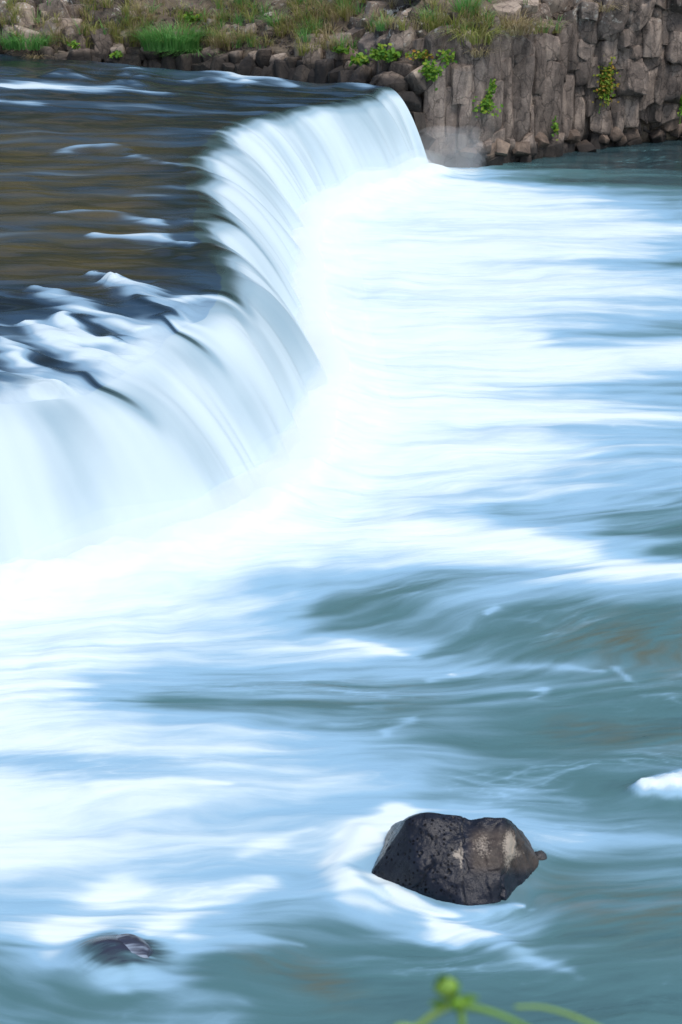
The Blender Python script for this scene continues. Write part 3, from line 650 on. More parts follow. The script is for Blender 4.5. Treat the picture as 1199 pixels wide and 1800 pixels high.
def column_mesh(k, w, hgt, loc, lean, seed):
    r = random.Random(seed); n = r.choice((5, 6, 6, 7)); pts = []
    a0 = r.random() * 6.3; tops = [(r.uniform(-.5, .5), r.uniform(-.5, .5)) for _ in range(2)]
    ang = [a0 + (i + r.uniform(-.3, .3)) * 2 * math.pi / n for i in range(n)]
    rad = [0.5 * w * r.uniform(0.82, 1.15) for _ in range(n)]
    for lev in range(5):
        zz = (-0.5, -0.26, 0.0, 0.26, 0.5)[lev] * hgt; ox, oy = r.uniform(-.05, .05) * w, r.uniform(-.05, .05) * w; sc = r.uniform(0.9, 1.08)
        for i in range(n):
            x = math.cos(ang[i]) * rad[i] * sc + ox; y = math.sin(ang[i]) * rad[i] * sc + oy; z = zz
            if lev in (0, 4):
                tx, ty = tops[0 if lev == 0 else 1]; z += tx * x + ty * y + r.uniform(-.06, .06) * w
                if r.random() < 0.25: x *= 0.7; y *= 0.7
            pts.append((x + lean[0] * z, y + lean[1] * z, z))
    me = hull_rock('basalt_column', pts, 0.020 * w + 0.004, 1, 3 if hgt > 0.9 else 2, 0.0, k)
    for v in me.vertices:
        q = (v.co + loc); d = mnoise.noise_vector(Vector((q.x * 1.6, q.y * 1.6, q.z * 0.8))) * 0.10 + mnoise.noise_vector(Vector((q.x * 4, q.y * 4, q.z * 2))) * 0.045 + mnoise.noise_vector(q * 11) * 0.016 + mnoise.cell_vector(Vector((q.x * 3.2, q.y * 3.2, q.z * 1.5))) * 0.030
        v.co += d
    me.set_sharp_from_angle(angle=math.radians(38))
    return me

def stone_mesh(k, flat=1.0):
    r = random.Random(300 + k); pts = []; n = r.choice((4, 5, 6)); a0 = r.random() * 6
    for lev in (-0.5, 0.05, 0.5):
        sc = r.uniform(0.75, 1.05); ox, oy = r.uniform(-.1, .1), r.uniform(-.1, .1)
        for i in range(n):
            an = a0 + (i + r.uniform(-.3, .3)) * 6.283 / n; rr = 0.56 * sc * r.uniform(0.8, 1.15)
            pts.append((math.cos(an) * rr + ox, math.sin(an) * rr + oy, lev + r.uniform(-.16, .16)))
    return hull_rock('stone', pts, 0.05, 2, 1, 0.03, k)

STN = [stone_mesh(k) for k in range(24)]
for m_ in STN: m_.materials.append(M['stone'])

def build_columns():
    r = random.Random(11)
    a = A_COR - 0.55; a_end = a_of_x(13.6); idx = 0; count = 0
    while a < a_end:
        w = r.uniform(0.40, 0.62) + r.choice((0, 0, 0.15, 0.3)); x = float(np.interp(a, pa, PATH[:, 0]))
        right = float(sstep(6.6, 8.2, x)); top = float(cliff_top(a))
        z = -0.35 + r.uniform(0, 0.25)
        if x < 2.2: z = -0.3
        base_off = 0.10 * math.sin(a * 1.7) + r.uniform(-0.05, 0.05)
        tier = 0; slant = 0.08 * float(pn(np.array(a / 2.2), np.array(0.5), 310)) + 0.05 * right
        while z < top - 0.1:
            if z < 0.35: hgt = r.uniform(0.35, 0.75)
            elif right < 0.5: hgt = r.uniform(0.9, 2.6)
            else: hgt = r.uniform(0.4, 1.15)
            hgt = min(hgt, max(0.35, top + r.uniform(-0.15, 0.35) - z))
            zc = z + hgt / 2
            # ledges: the broken right part steps out upwards, undercut at the foot
            if right > 0.5:
                ledge = -0.55 * float(sstep(1.1, 0.2, zc)) * float(sstep(8.6, 10.0, x)) + 0.16 * math.floor((zc + 0.5 * math.sin(a * 2.3)) / 0.95) - 0.15 + r.uniform(-0.16, 0.16)
            else:
                ledge = 0.02 * tier + r.uniform(-0.045, 0.045) + (0.10 if z < 0.3 else 0) - 0.10 * float(sstep(1.2, 3.4, zc))
            if x < 2.9 and zc < 1.9 and z > 0.2: ledge -= 0.10
            off = base_off + ledge
            px_, py_, nx, ny = path_at(a + r.uniform(-.05, .05))
            loc = Vector((float(px_ + nx * (off - 0.1)), float(py_ + ny * (off - 0.1)), zc)); count += 1
            me = column_mesh(count, w * r.uniform(1.2, 1.5), hgt * 1.12, loc, (r.uniform(-.07, .07) + slant, r.uniform(-.05, .05)), 900 + count); me.materials.append(M['basalt'])
            o = bpy.data.objects.new('basalt_column', me); COL.objects.link(o); o.parent = cliff; o.location = loc
            z += hgt; tier += 1
        a += w * 0.80
    # small broken blocks along the foot of the cliff
    for k in range(34):
        a = r.uniform(a_of_x(3.2), a_of_x(12.5)); px_, py_, nx, ny = path_at(a); x = float(px_)
        o = bpy.data.objects.new('stone', STN[r.randrange(len(STN))]); COL.objects.link(o); o.parent = cliff
        rr = r.uniform(0.25, 0.55); off = r.uniform(0.12, 0.34) - 0.45 * float(sstep(8.6, 10.0, x))
        o.location = (px_ + nx * off, py_ + ny * off, r.uniform(0.0, 0.55)); o.scale = (rr * 1.3, rr * 1.2, rr)
        o.rotation_euler = (r.random() * 6, r.random() * 6, r.random() * 6); o.material_slots[0].link = 'OBJECT'; o.material_slots[0].material = M['foot_stone']
    return count
n_col = build_columns()

def slope_point(a, q):
    sb, z = wall_profile(np.array([a]), np.array([q])); x, y, nx, ny = path_at(a)
    return Vector((float(x - nx * sb[0]), float(y - ny * sb[0]), float(z[0])))

def build_stones():
    r = random.Random(23)
    # tight row at the water line, smaller ones on it, slabs on the slope
    def put(p, sx, sy, sz, flat=False):
        o = bpy.data.objects.new('stone', STN[r.randrange(len(STN))]); COL.objects.link(o); o.parent = cliff
        o.location = p; o.scale = (sx, sy, sz)
        o.rotation_euler = (r.uniform(-.35, .35), r.uniform(-.35, .35), r.random() * 6.28) if flat else (r.random() * 6.28, r.random() * 6.28, r.random() * 6.28)
    a0, a1 = a_of_x(-12.5), A_COR - 0.1
    for (qa, qb, smin, smax, stp, dz) in ((0.05, 0.10, 0.45, 0.85, 0.70, 0.0), (0.13, 0.19, 0.40, 0.75, 0.85, -0.06), (0.22, 0.30, 0.45, 1.0, 1.0, -0.08)):
        a = a0
        while a < a1:
            if qa > 0.2 and -5.2 < float(np.interp(a, pa, PATH[:, 0])) < -0.3: a += 0.3; continue
            s = r.uniform(smin, smax); p = slope_point(a, r.uniform(qa, qb)); put(p + Vector((0, -0.10, dz + r.uniform(-0.08, 0.10))), s * r.uniform(0.9, 1.2), s, s * r.uniform(0.8, 1.2), True); a += s * stp
    for k in range(84):
        a = r.uniform(a0, a1 + 1.0); q = r.uniform(0.28, 0.60); s = r.uniform(0.35, 1.25)
        if -6 < float(np.interp(a, pa, PATH[:, 0])) < -0.5 and q > 0.3: s *= 0.5
        put(slope_point(a, q) + Vector((0, 0.05, -0.05)), s * 1.25, s, s * r.uniform(0.6, 1.1), True)
    for k in range(48):                                   # on top of the cliff
        a = r.uniform(A_COR - 1, a_of_x(9.5)); q = r.uniform(0.46, 0.66); s = r.uniform(0.3, 0.85)
        put(slope_point(a, q) + Vector((0, 0.0, -0.02)), s * 1.2, s, s * 0.9, True)
    # rocks at the corner beside the end of the fall
    for (x, y, z, s) in ((1.55, 61.0, 2.45, 0.8), (1.95, 60.95, 2.0, 0.75), (2.2, 61.0, 1.5, 0.7), (1.2, 61.3, 2.5, 0.6), (2.35, 61.1, 2.7, 0.9), (0.6, 61.9, 2.6, 0.6), (1.9, 61.3, 2.9, 0.8), (2.5, 61.0, 0.9, 0.6)):
        put(Vector((x, y, z)), s * 1.1, s, s * 1.1)
build_stones()

def build_gravel():
    r = random.Random(41); V, Fc = [], []
    base = [Vector(v) for v in ((-.5, -.4, -.3), (.45, -.5, -.3), (.55, .4, -.3), (-.4, .5, -.3), (-.3, -.35, .4), (.35, -.25, .5), (.3, .35, .35), (-.35, .3, .45))]
    fs = ((0, 3, 2, 1), (4, 5, 6, 7), (0, 1, 5, 4), (1, 2, 6, 5), (2, 3, 7, 6), (3, 0, 4, 7))
    for k in range(2600):
        a = r.uniform(a_of_x(-12.5), a_of_x(9.0)); q = r.uniform(0.10, 0.66)
        x = float(np.interp(a, pa, PATH[:, 0]))
        if x > 1.0: q = r.uniform(0.5, 0.68)
        p = slope_point(a, q); s = r.uniform(0.06, 0.24) * r.uniform(0.6, 1.2); M3 = Matrix.Rotation(r.random() * 6, 3, 'Z') @ Matrix.Rotation(r.uniform(-.7, .7), 3, 'X'); n0 = len(V)
        for v in base: V.append(tuple(p + M3 @ Vector((v.x * s * 1.2, v.y * s, v.z * s * 0.8)) * r.uniform(0.85, 1.15) + Vector((0, 0, -0.01))))
        Fc += [tuple(n0 + i for i in f) for f in fs]
    me = bpy.data.meshes.new('gravel'); me.from_pydata(V, [], Fc)
    o = link('gravel', me, M['stone'], cliff); o['kind'] = 'stuff'
build_gravel()

# ------------------------------------------------------------------ grass and plants on the far side
def blades(specs):                  # specs: (base, dir2d, height, bend, width, tint) -> one mesh of tapering bent blades
    V, Fc, T = [], [], []
    for (b, dr, hh, bend, w, ti) in specs:
        sx, sy = -dr[1], dr[0]; n0 = len(V); K = 4
        for k in range(K):
            t = k / (K - 1); o = bend * t * t * hh; z = hh * (t - 0.45 * min(1.6, bend) * t * t * t)
            c = (b[0] + dr[0] * o, b[1] + dr[1] * o, b[2] + z); ww = w * (1 - 0.85 * t)
            V.append((c[0] - sx * ww, c[1] - sy * ww, c[2])); V.append((c[0] + sx * ww, c[1] + sy * ww, c[2])); T += [ti, ti]
        for k in range(K - 1): Fc.append((n0 + 2 * k, n0 + 2 * k + 1, n0 + 2 * k + 3, n0 + 2 * k + 2))
    me = bpy.data.meshes.new('grass'); me.from_pydata(V, [], Fc)
    at_ = me.attributes.new('tint', 'FLOAT', 'POINT'); at_.data.foreach_set('value', T)
    return me

def tuft(p, n, spread, hgt, mat, label, name='grass_tuft', seed=0, droop=0.5, lean=(0, -0.4)):
    r = random.Random(seed); sp = []
    for i in range(n):
        a = r.random() * 6.28; d = math.sqrt(r.random()) * spread
        b = (math.cos(a) * d * 1.3, math.sin(a) * d * 0.6, -0.12 - 0.1 * r.random())
        dx, dy = math.cos(a) + lean[0] + r.gauss(0, .4), math.sin(a) + lean[1] + r.gauss(0, .4); l = math.hypot(dx, dy) + 1e-6
        sp.append((b, (dx / l, dy / l), hgt * r.uniform(0.55, 1.1), droop * r.uniform(0.4, 1.6), r.uniform(0.010, 0.019), min(1, max(0, r.gauss(0.5, 0.28)))))
    o = link(name, blades(sp), M[mat]); o.location = p
    if label: tag(o, label, 'grass', 'grass tufts on the far bank')
    return o

def q_for_px(px, py):               # the place on bank or cliff seen at a pixel
    best = None
    for q in np.linspace(0.02, 0.9, 60):
        for a in np.linspace(a_of_x(-14), a_of_x(14), 140):
            p = slope_cache[(round(float(q), 4), round(float(a), 3))]
            d = (p[3] - px) ** 2 + (p[4] - py) ** 2
            if best is None or d < best[0]: best = (d, p)
    return Vector(best[1][:3])
qs = np.linspace(0.02, 0.9, 110); as_ = np.linspace(a_of_x(-14), a_of_x(14), 260)
AG, QG = np.meshgrid(as_, qs, indexing='ij'); sbG, zG = wall_profile(AG, QG); xG, yG, nxG, nyG = path_at(AG)
XG, YG = xG - nxG * sbG, yG - nyG * sbG; PXG, PYG = to_px(XG, YG, zG)
def on_wall(px, py, out=0.0):
    d = (PXG - px) ** 2 + (PYG - py) ** 2; i = np.unravel_index(np.argmin(d), d.shape)
    return Vector((XG[i] + nxG[i] * out, YG[i] + nyG[i] * out, zG[i]))

bpy.context.view_layer.update(); DG = bpy.context.evaluated_depsgraph_get()
def on_rock(px, py, lift=0.0):      # the point of bank or cliff seen at a pixel
    d = ray(px, py).normalized(); hit, loc, nrm, *_ = SC.ray_cast(DG, Vector((0, 0, CAM_H)) + d * 20, d)
    return loc + nrm * lift if hit else on_wall(px, py)

TUFTS = [
 (300, 74, 900, 0.75, 1.0, 'green_grass', 'big bright green grass clump hanging over the dark water edge', 0.75),
 (340, 88, 260, 0.45, 0.65, 'green_grass', 'low green grass trailing onto the river beside the big green clump', 1.3),
 (45, 72, 380, 0.6, 0.7, 'green_grass', 'wide green grass tuft over stones at the upstream end of the bank', 0.9),
 (62, 96, 110, 0.30, 0.5, 'straw', 'pale straw grass hanging beside the wide green tuft upstream', 1.1),
 (165, 45, 110, 0.35, 0.6, 'dry_grass', 'yellow green grass tuft on the slabs between the two green clumps', 0.8),
 (215, 62, 90, 0.3, 0.5, 'dry_grass', 'olive grass tuft just above the rounded block with pale faces', 0.8),
 (485, 40, 90, 0.16, 0.95, 'green_grass', 'tall narrow green tuft with straw roots on the bare slope', 1.0),
 (540, 82, 100, 0.30, 0.6, 'dry_grass', 'yellowing grass tuft low on the bare slope near the stones', 0.8),
 (760, 45, 130, 0.25, 0.8, 'dry_grass', 'upright yellow green grass tuft on the cliff top corner', 0.6),
 (830, 62, 260, 0.45, 0.85, 'dry_grass', 'dense fan of yellow grass hanging over the cliff edge', 1.1),
 (900, 45, 260, 0.50, 0.8, 'straw', 'broad tangle of dry straw grass along the cliff edge', 1.1),
 (842, 84, 70, 0.22, 0.5, 'straw', 'small dry tuft drooping below the cliff edge', 1.4),
 (1062, 6, 80, 0.25, 0.5, 'straw', 'dry grass clinging high on the broken columns', 1.4),
 (820, 18, 120, 0.3, 0.9, 'green_grass', 'fresh green grass tuft above the dry cliff edge grass', 0.6),
]
for k, (x, y, n, sp_, hg, mt, lb, dp) in enumerate(TUFTS):
    tuft(on_rock(x, min(y, 100) + 4), n, sp_, hg * 1.15, mt, lb, seed=500 + k, droop=dp)

def scatter_grass():
    r = random.Random(77); sp = {'dry_grass': [], 'straw': [], 'green_grass': []}
    zones = [((380, 620), (0, 85), 260), ((0, 380), (0, 80), 230), ((600, 980), (0, 55), 130)]
    for (xr, yr, n) in zones:
        for i in range(n):
            x, y = r.uniform(*xr), r.uniform(*yr)
            if pn(np.array(x / 60.0), np.array(y / 30.0), 5) < -0.15: continue
            p = on_rock(x, y); key = r.choice(('dry_grass', 'dry_grass', 'dry_grass', 'straw', 'straw', 'green_grass'))
            for j in range(r.randint(8, 34)):
                a = r.random() * 6.28; d = r.random() * 0.20
                sp[key].append(((p.x + math.cos(a) * d, p.y - 0.06 + math.sin(a) * d, p.z - 0.08), (math.cos(a), math.sin(a)), r.uniform(0.25, 0.75), r.uniform(0.2, 1.3), r.uniform(0.008, 0.016), min(1, max(0, r.gauss(.5, .3)))))
    for k_, s_ in sp.items():
        o = link({'dry_grass': 'yellowing_grass', 'straw': 'straw_grass', 'green_grass': 'green_grass'}[k_], blades(s_), M[k_])
        tag(o, {'dry_grass': 'sparse yellowing grass scattered over the far bank', 'straw': 'sparse dead straw grass scattered over the far bank', 'green_grass': 'sparse fresh green grass scattered over the far bank'}[k_], 'grass', None, 'stuff')
scatter_grass()

def leafy(p, n, size, leaf, mat, label, seed, nrm=(0, -1), trail=None):
    r = random.Random(seed); V, Fc, T = [], [], []; SV, SF, ST = [], [], []
    root = empty('cliff_plant', p); tag(root, label, 'plant', 'leafy plants on the cliff')
    for i in range(n):
        if trail and r.random() < 0.45:
            t = r.random(); c = Vector((trail[0] * t, -0.05, trail[1] * t)) + Vector((r.gauss(0, .05), r.gauss(0, .03), r.gauss(0, .05)))
        else:
            c = Vector((r.gauss(0, 1) * size[0], -abs(r.gauss(0, 0.12)) - 0.04, r.gauss(0, 1) * size[1]))
        s = leaf * r.uniform(0.6, 1.25)
        ax = Vector((r.gauss(0, 1), r.gauss(-0.5, .5), r.gauss(0, .8))).normalized(); up = Vector((r.gauss(0, .5), -0.9, r.gauss(0.7, .4))).normalized()
        side = ax.cross(up).normalized(); up = side.cross(ax).normalized()
        n0 = len(V); pts = [(-0.5, 0, 0), (-0.15, .34, .06), (.25, .28, .05), (.55, 0, -.06), (.25, -.28, .05), (-.15, -.34, .06), (0.05, 0, -0.02)]
        for (u_, w_, z_) in pts: V.append(tuple(c + ax * u_ * s + side * w_ * s + up * z_ * s))
        for k in range(6): Fc.append((n0 + k, n0 + (k + 1) % 6, n0 + 6))
        T += [min(1, max(0, r.gauss(0.45, 0.3)))] * 7
        if i % 4 == 0:                                     # a stalk from the crack to the leaf
            b = Vector((c.x * 0.25, 0.08, c.z * 0.25)); m0 = len(SV); q = Vector((0.006, 0, 0)); q2 = Vector((0, 0.005, 0.006))
            SV.extend([tuple(b - q), tuple(b + q), tuple(b + q2), tuple(c - q), tuple(c + q), tuple(c + q2)]); ST += [0.4] * 6
            SF.extend([(m0, m0 + 1, m0 + 4, m0 + 3), (m0 + 1, m0 + 2, m0 + 5, m0 + 4), (m0 + 2, m0, m0 + 3, m0 + 5)])
    for nm, v_, f_, t_, mt in (('foliage', V, Fc, T, M[mat]), ('stem', SV, SF, ST, M['stem'])):
        me = bpy.data.meshes.new(nm); me.from_pydata(v_, [], f_); a_ = me.attributes.new('tint', 'FLOAT', 'POINT'); a_.data.foreach_set('value', t_)
        link(nm, me, mt, root)
PLANTS = [
 (640, 104, 50, (0.18, 0.08), 0.16, 'leaf', 'small bright green plant in the stones above the end of the falls', None),
 (680, 95, 90, (0.24, 0.10), 0.16, 'leaf', 'flat bright green leafy mat on a boulder near the falls', None),
 (600, 86, 30, (0.14, 0.05), 0.14, 'leaf', 'little green sprig at the foot of the bare slope', None),
 (748, 96, 60, (0.28, 0.07), 0.11, 'autumn', 'yellow and orange creeping plant along a ledge at the cliff corner', None),
 (758, 122, 80, (0.16, 0.14), 0.12, 'leaf', 'rounded green plant with red specks on the corner rock', None),
 (785, 103, 40, (0.12, 0.12), 0.11, 'leaf', 'yellow green fern drooping from the cliff edge beside the corner', None),
 (850, 186, 120, (0.20, 0.12), 0.11, 'leaf', 'green creeper with a reddish trailing stem in the middle of the cliff', (0.28, 0.75)),
 (1064, 145, 190, (0.15, 0.34), 0.11, 'autumn', 'large hanging yellow green creeper on the broken columns', None),
 (975, 222, 26, (0.05, 0.15), 0.10, 'leaf', 'tiny fern low on the cliff just above the water', None),
 (1199, 178, 60, (0.06, 0.25), 0.11, 'leaf', 'narrow green creeper at the downstream end of the cliff', None),
 (335, 32, 50, (0.16, 0.08), 0.13, 'leaf', 'bright green broad leaf weed above the big grass clump', None),
 (132, 80, 26, (0.08, 0.06), 0.12, 'leaf', 'small green weed between the stones at the water edge', None),
 (208, 95, 26, (0.10, 0.06), 0.12, 'leaf', 'dark green weed under the block with pale faces', None),
]
for k, (x, y, n, sz, lf, mt, lb, tr) in enumerate(PLANTS):
    leafy(on_rock(x - 0.5 * (x > 1190), y, 0.04), int(n * 2.1), sz, lf * 1.0, mt, lb, 700 + k, trail=tr)

# ------------------------------------------------------------------ boulder in the pool
def build_boulder():
    # corners of the rock: photograph pixel and distance
    C = [(646, 1540, 17.52), (652, 1526, 17.66), (663, 1512, 17.75), (690, 1470, 17.62), (712, 1443, 17.55), (748, 1430, 17.6), (783, 1435, 17.62), (806, 1438, 17.6), (820, 1441, 17.62),
         (848, 1441, 17.65), (884, 1438, 17.62), (897, 1456, 17.60), (912, 1474, 17.72), (932, 1492, 17.8), (948, 1513, 17.78), (946, 1522, 17.72),
         (890, 1585, 17.02), (884, 1545, 17.10), (830, 1600, 16.88), (760, 1592, 17.0), (700, 1565, 17.3), (668, 1540, 17.55),
         (815, 1500, 17.22), (745, 1475, 17.36), (875, 1500, 17.25), (735, 1530, 17.15)]
    pts = [at_y(x, y, Y) for x, y, Y in C]
    cen = at_y(805, 1530, 17.72) + Vector((0, 0.0, 0.0)); cen.z = 0.15
    back = [(a.x, 18.35 + 0.1 * math.sin(a.x * 5), max(0.05, a.z * 0.22)) for a in pts[3:14:2]]
    low = [(a.x, a.y, -0.5) for a in pts[:1] + pts[14:21]] + [(0.6, 18.3, -0.5), (1.9, 18.3, -0.5)]
    allp = [Vector(p) - cen for p in list(pts) + [Vector(b) for b in back] + [Vector(b) for b in low]]
    bm = bmesh.new()
    for p in allp: bm.verts.new(p)
    bmesh.ops.convex_hull(bm, input=bm.verts); bm.normal_update()
    pl = [(f.normal.copy(), f.normal.dot(f.verts[0].co)) for f in bm.faces if f.calc_area() > 1e-6]
    bm.free()
    PN = np.array([tuple(n) for n, d in pl]); PD = np.array([d for n, d in pl])
    PN[PD < 0] *= -1; PD = np.abs(PD)
    b2 = bmesh.new(); bmesh.ops.create_icosphere(b2, subdivisions=7, radius=1.0)
    me = bpy.data.meshes.new('boulder'); b2.to_mesh(me); b2.free()
    n = len(me.vertices); co = np.empty(n * 3, np.float32); me.vertices.foreach_get('co', co); D = co.reshape(-1, 3).astype(float)
    D /= np.linalg.norm(D, axis=1, keepdims=True)
    r = np.empty(n); K = 38.0
    for i in range(0, n, 20000):
        c = D[i:i + 20000] @ PN.T; rr = np.where(c > 0.02, PD / np.maximum(c, 0.02), 50.0)
        m0 = rr.min(1); r[i:i + 20000] = m0 - np.log(np.exp(-K * (rr - m0[:, None])).sum(1)) / K * 0.5
    P = D * r[:, None]
    W = P + np.array(cen)
    px, py = to_px(W[:, 0], W[:, 1], W[:, 2])
    pitted = sstep(822, 790, px + 8 * pn(py / 20, px / 40, 400))
    # roughness, cracks, pits
    def n3(s, seed): return (pn(W[:, 0] * s + W[:, 1] * s * .6, W[:, 2] * s + W[:, 1] * s * .5, seed) + pn(W[:, 0] * s - W[:, 2] * s * .7, W[:, 1] * s + 3, seed + 1)) * 0.6
    cellv = np.floor(W * np.array([4.2, 4.2, 3.6]) + 0.35 * n3(3, 430)[:, None]); ch = ((cellv[:, 0] * 12.9898 + cellv[:, 1] * 78.233 + cellv[:, 2] * 37.719) * 43758.5453) % 1.0
    disp = 0.018 * (ch - 0.5) * sstep(800, 830, px) + 0.022 * n3(2.2, 410) + 0.014 * n3(6, 412) + 0.006 * n3(15, 414) + 0.004 * n3(34, 416)
    front = sstep(18.0, 17.7, W[:, 1])
    crx = 815 + 9 * pn(py / 30, py * 0, 420) + 3 * pn(py / 8, py * 0, 424) + 0.02 * (py - 1440)
    disp -= 0.014 * (0.6 + 0.8 * pn(py / 16, py * 0, 425)) * np.exp(-((px - crx) / 1.6) ** 2) * front
    disp -= 0.045 * np.exp(-((px - 828) / 12.0) ** 2) * sstep(1475, 1440, py)        # notch between the two humps
    disp -= 0.03 * np.exp(-((px - (756 - (py - 1520) * 0.55 + 6 * pn(py / 10, py * 0, 421))) / 4.5) ** 2) * sstep(1508, 1525, py) * sstep(1580, 1555, py)
    disp -= 0.04 * np.exp(-((px - (884 + 6 * pn(py / 14, py * 0, 422))) / 3.0) ** 2) * sstep(1530, 1545, py) * front
    disp += 0.03 * sstep(868, 884, px) * sstep(912, 890, px) * sstep(1545, 1500, py)  # the raised right-hand rib
    disp += 0.055 * np.exp(-(((px - 748) / 36) ** 2 + ((py - 1445) / 20) ** 2))
    rs = np.random.RandomState(9); cell = 0.075
    q = np.floor(W / cell).astype(int); best = np.full(n, 9.0); rad = np.zeros(n)
    for dx in (-1, 0, 1):
        for dy in (-1, 0, 1):
            for dz in (-1, 0, 1):
                c = q + np.array([dx, dy, dz]); hsh = (c[:, 0] * 73856093 ^ c[:, 1] * 19349663 ^ c[:, 2] * 83492791) & 0xffff
                h1 = (hsh * 48271 % 65537) / 65537.0; h2 = (hsh * 16807 % 65521) / 65521.0; h3 = (hsh * 69621 % 65519) / 65519.0; h4 = (hsh * 40692 % 65497) / 65497.0
                ctr = (c + np.stack([h1, h2, h3], -1)) * cell; rd = (0.10 + 0.22 * h4 ** 2) * cell * (h4 > 0.25)
                dd = np.linalg.norm(W - ctr, axis=1) / np.maximum(rd, 1e-5)
                best = np.minimum(best, dd)
    pit = sstep(1.0, 0.55, best) * pitted
    disp -= 0.016 * pit
    seam = np.exp(-((px - crx - 1) / 1.5) ** 2) * front + 0.8 * np.exp(-((px - (756 - (py - 1520) * 0.55 + 6 * pn(py / 10, py * 0, 421))) / 2.2) ** 2) * sstep(1508, 1525, py) * sstep(1580, 1555, py)
    pit = np.clip(pit + seam, 0, 1)
    P = P + D * disp[:, None]
    me.vertices.foreach_set('co', P.astype(np.float32).reshape(-1)); me.update()
    pale = np.clip(np.exp(-(((px - 850) / 22) ** 2 + ((py - 1490) / 28) ** 2)) * 0.6 + 1.0 * np.exp(-(((px - 893) / 12) ** 2 + ((py - 1492) / 34) ** 2)) + 0.9 * np.exp(-(((px - 803) / 9) ** 2 + ((py - 1502) / 8) ** 2))
                   + 0.75 * np.exp(-(((px - 811) / 4) ** 2 + ((py - 1505) / 40) ** 2)) + 0.4 * np.exp(-(((px - 915) / 14) ** 2 + ((py - 1500) / 12) ** 2)), 0, 1) * front
    dry = sstep(815, 840, px) * sstep(1545, 1515, py) * sstep(1445, 1470, py)
    for k, v in (('pit', pit), ('pale', pale), ('dry', dry), ('pitted', pitted)):
        a_ = me.attributes.new(k, 'FLOAT', 'POINT'); a_.data.foreach_set('value', v.astype(np.float32))
    for p in me.polygons: p.use_smooth = True
    m, t, b = new_mat('boulder_rock')
    tc = t.nodes.new('ShaderNodeTexCoord'); ob = tc.outputs['Object']
    n1 = N(t, 'ShaderNodeTexNoise', Scale=7.0, Detail=8.0, Roughness=0.65); t.links.new(ob, n1.inputs['Vector'])
    n2 = N(t, 'ShaderNodeTexNoise', Scale=55.0, Detail=5.0, Roughness=0.7); t.links.new(ob, n2.inputs['Vector'])
    wet = ramp(t, n1.outputs[0], [(0.3, (0.006, 0.008, 0.015)), (0.7, (0.016, 0.020, 0.033))]).outputs[0]
    dryc = ramp(t, n1.outputs[0], [(0.3, (0.024, 0.020, 0.019)), (0.7, (0.085, 0.067, 0.057))]).outputs[0]
    col = mixc(t, attr(t, 'dry').outputs['Fac'], wet, dryc)
    pk = math_n(t, 'ADD', attr(t, 'pale').outputs['Fac'], math_n(t, 'MULTIPLY', math_n(t, 'SUBTRACT', n2.outputs[0], 0.5), 1.5))
    pk = math_n(t, 'ADD', pk, math_n(t, 'MULTIPLY', math_n(t, 'SUBTRACT', n1.outputs[0], 0.5), 0.8))
    col = mixc(t, math_n(t, 'MULTIPLY', ramp(t, pk, [(0.40, 0.0), (0.75, 1.0)]).outputs[0], 0.75), col, (0.42, 0.37, 0.31))
    col = mixc(t, math_n(t, 'MULTIPLY', attr(t, 'pit').outputs['Fac'], 0.7), col, (0.008, 0.008, 0.009))
    vo = N(t, 'ShaderNodeTexVoronoi', Scale=27.0); va = N(t, 'ShaderNodeVectorMath', operation='MULTIPLY_ADD'); t.links.new(n2.outputs['Color'], va.inputs[0]); va.inputs[1].default_value = (0.025, 0.025, 0.025); t.links.new(ob, va.inputs[2]); t.links.new(va.outputs[0], vo.inputs['Vector'])
    sepc = N(t, 'ShaderNodeSeparateColor'); t.links.new(vo.outputs['Color'], sepc.inputs[0])
    hole = math_n(t, 'LESS_THAN', vo.outputs['Distance'], math_n(t, 'MULTIPLY_ADD', sepc.outputs[0], 0.60, -0.13))
    hole = math_n(t, 'MULTIPLY', hole, math_n(t, 'MULTIPLY', attr(t, 'pitted').outputs['Fac'], ramp(t, n1.outputs[0], [(0.36, 0.5), (0.50, 1.0)]).outputs[0]))
    col = mixc(t, math_n(t, 'MULTIPLY', hole, 0.8), col, (0.004, 0.004, 0.005))
    t.links.new(col, b.inputs['Base Color'])
    t.links.new(math_n(t, 'MULTIPLY_ADD', hole, -0.22, 0.24), b.inputs['Specular IOR Level'])
    ro = mixc(t, attr(t, 'dry').outputs['Fac'], (0.24, 0.24, 0.24), (0.45, 0.45, 0.45)); t.links.new(ro, b.inputs['Roughness'])
    bp = N(t, 'ShaderNodeBump', Strength=0.45, Distance=0.012); t.links.new(math_n(t, 'SUBTRACT', math_n(t, 'ADD', n2.outputs[0], n1.outputs[0]), math_n(t, 'MULTIPLY', hole, 1.2)), bp.inputs['Height']); t.links.new(bp.outputs[0], b.inputs['Normal'])
    o = link('boulder', me, m); o.location = cen
    tag(o, 'large dark pitted boulder with a vertical crack standing in the foaming water', 'boulder')
    M['boulder'] = m
build_boulder()

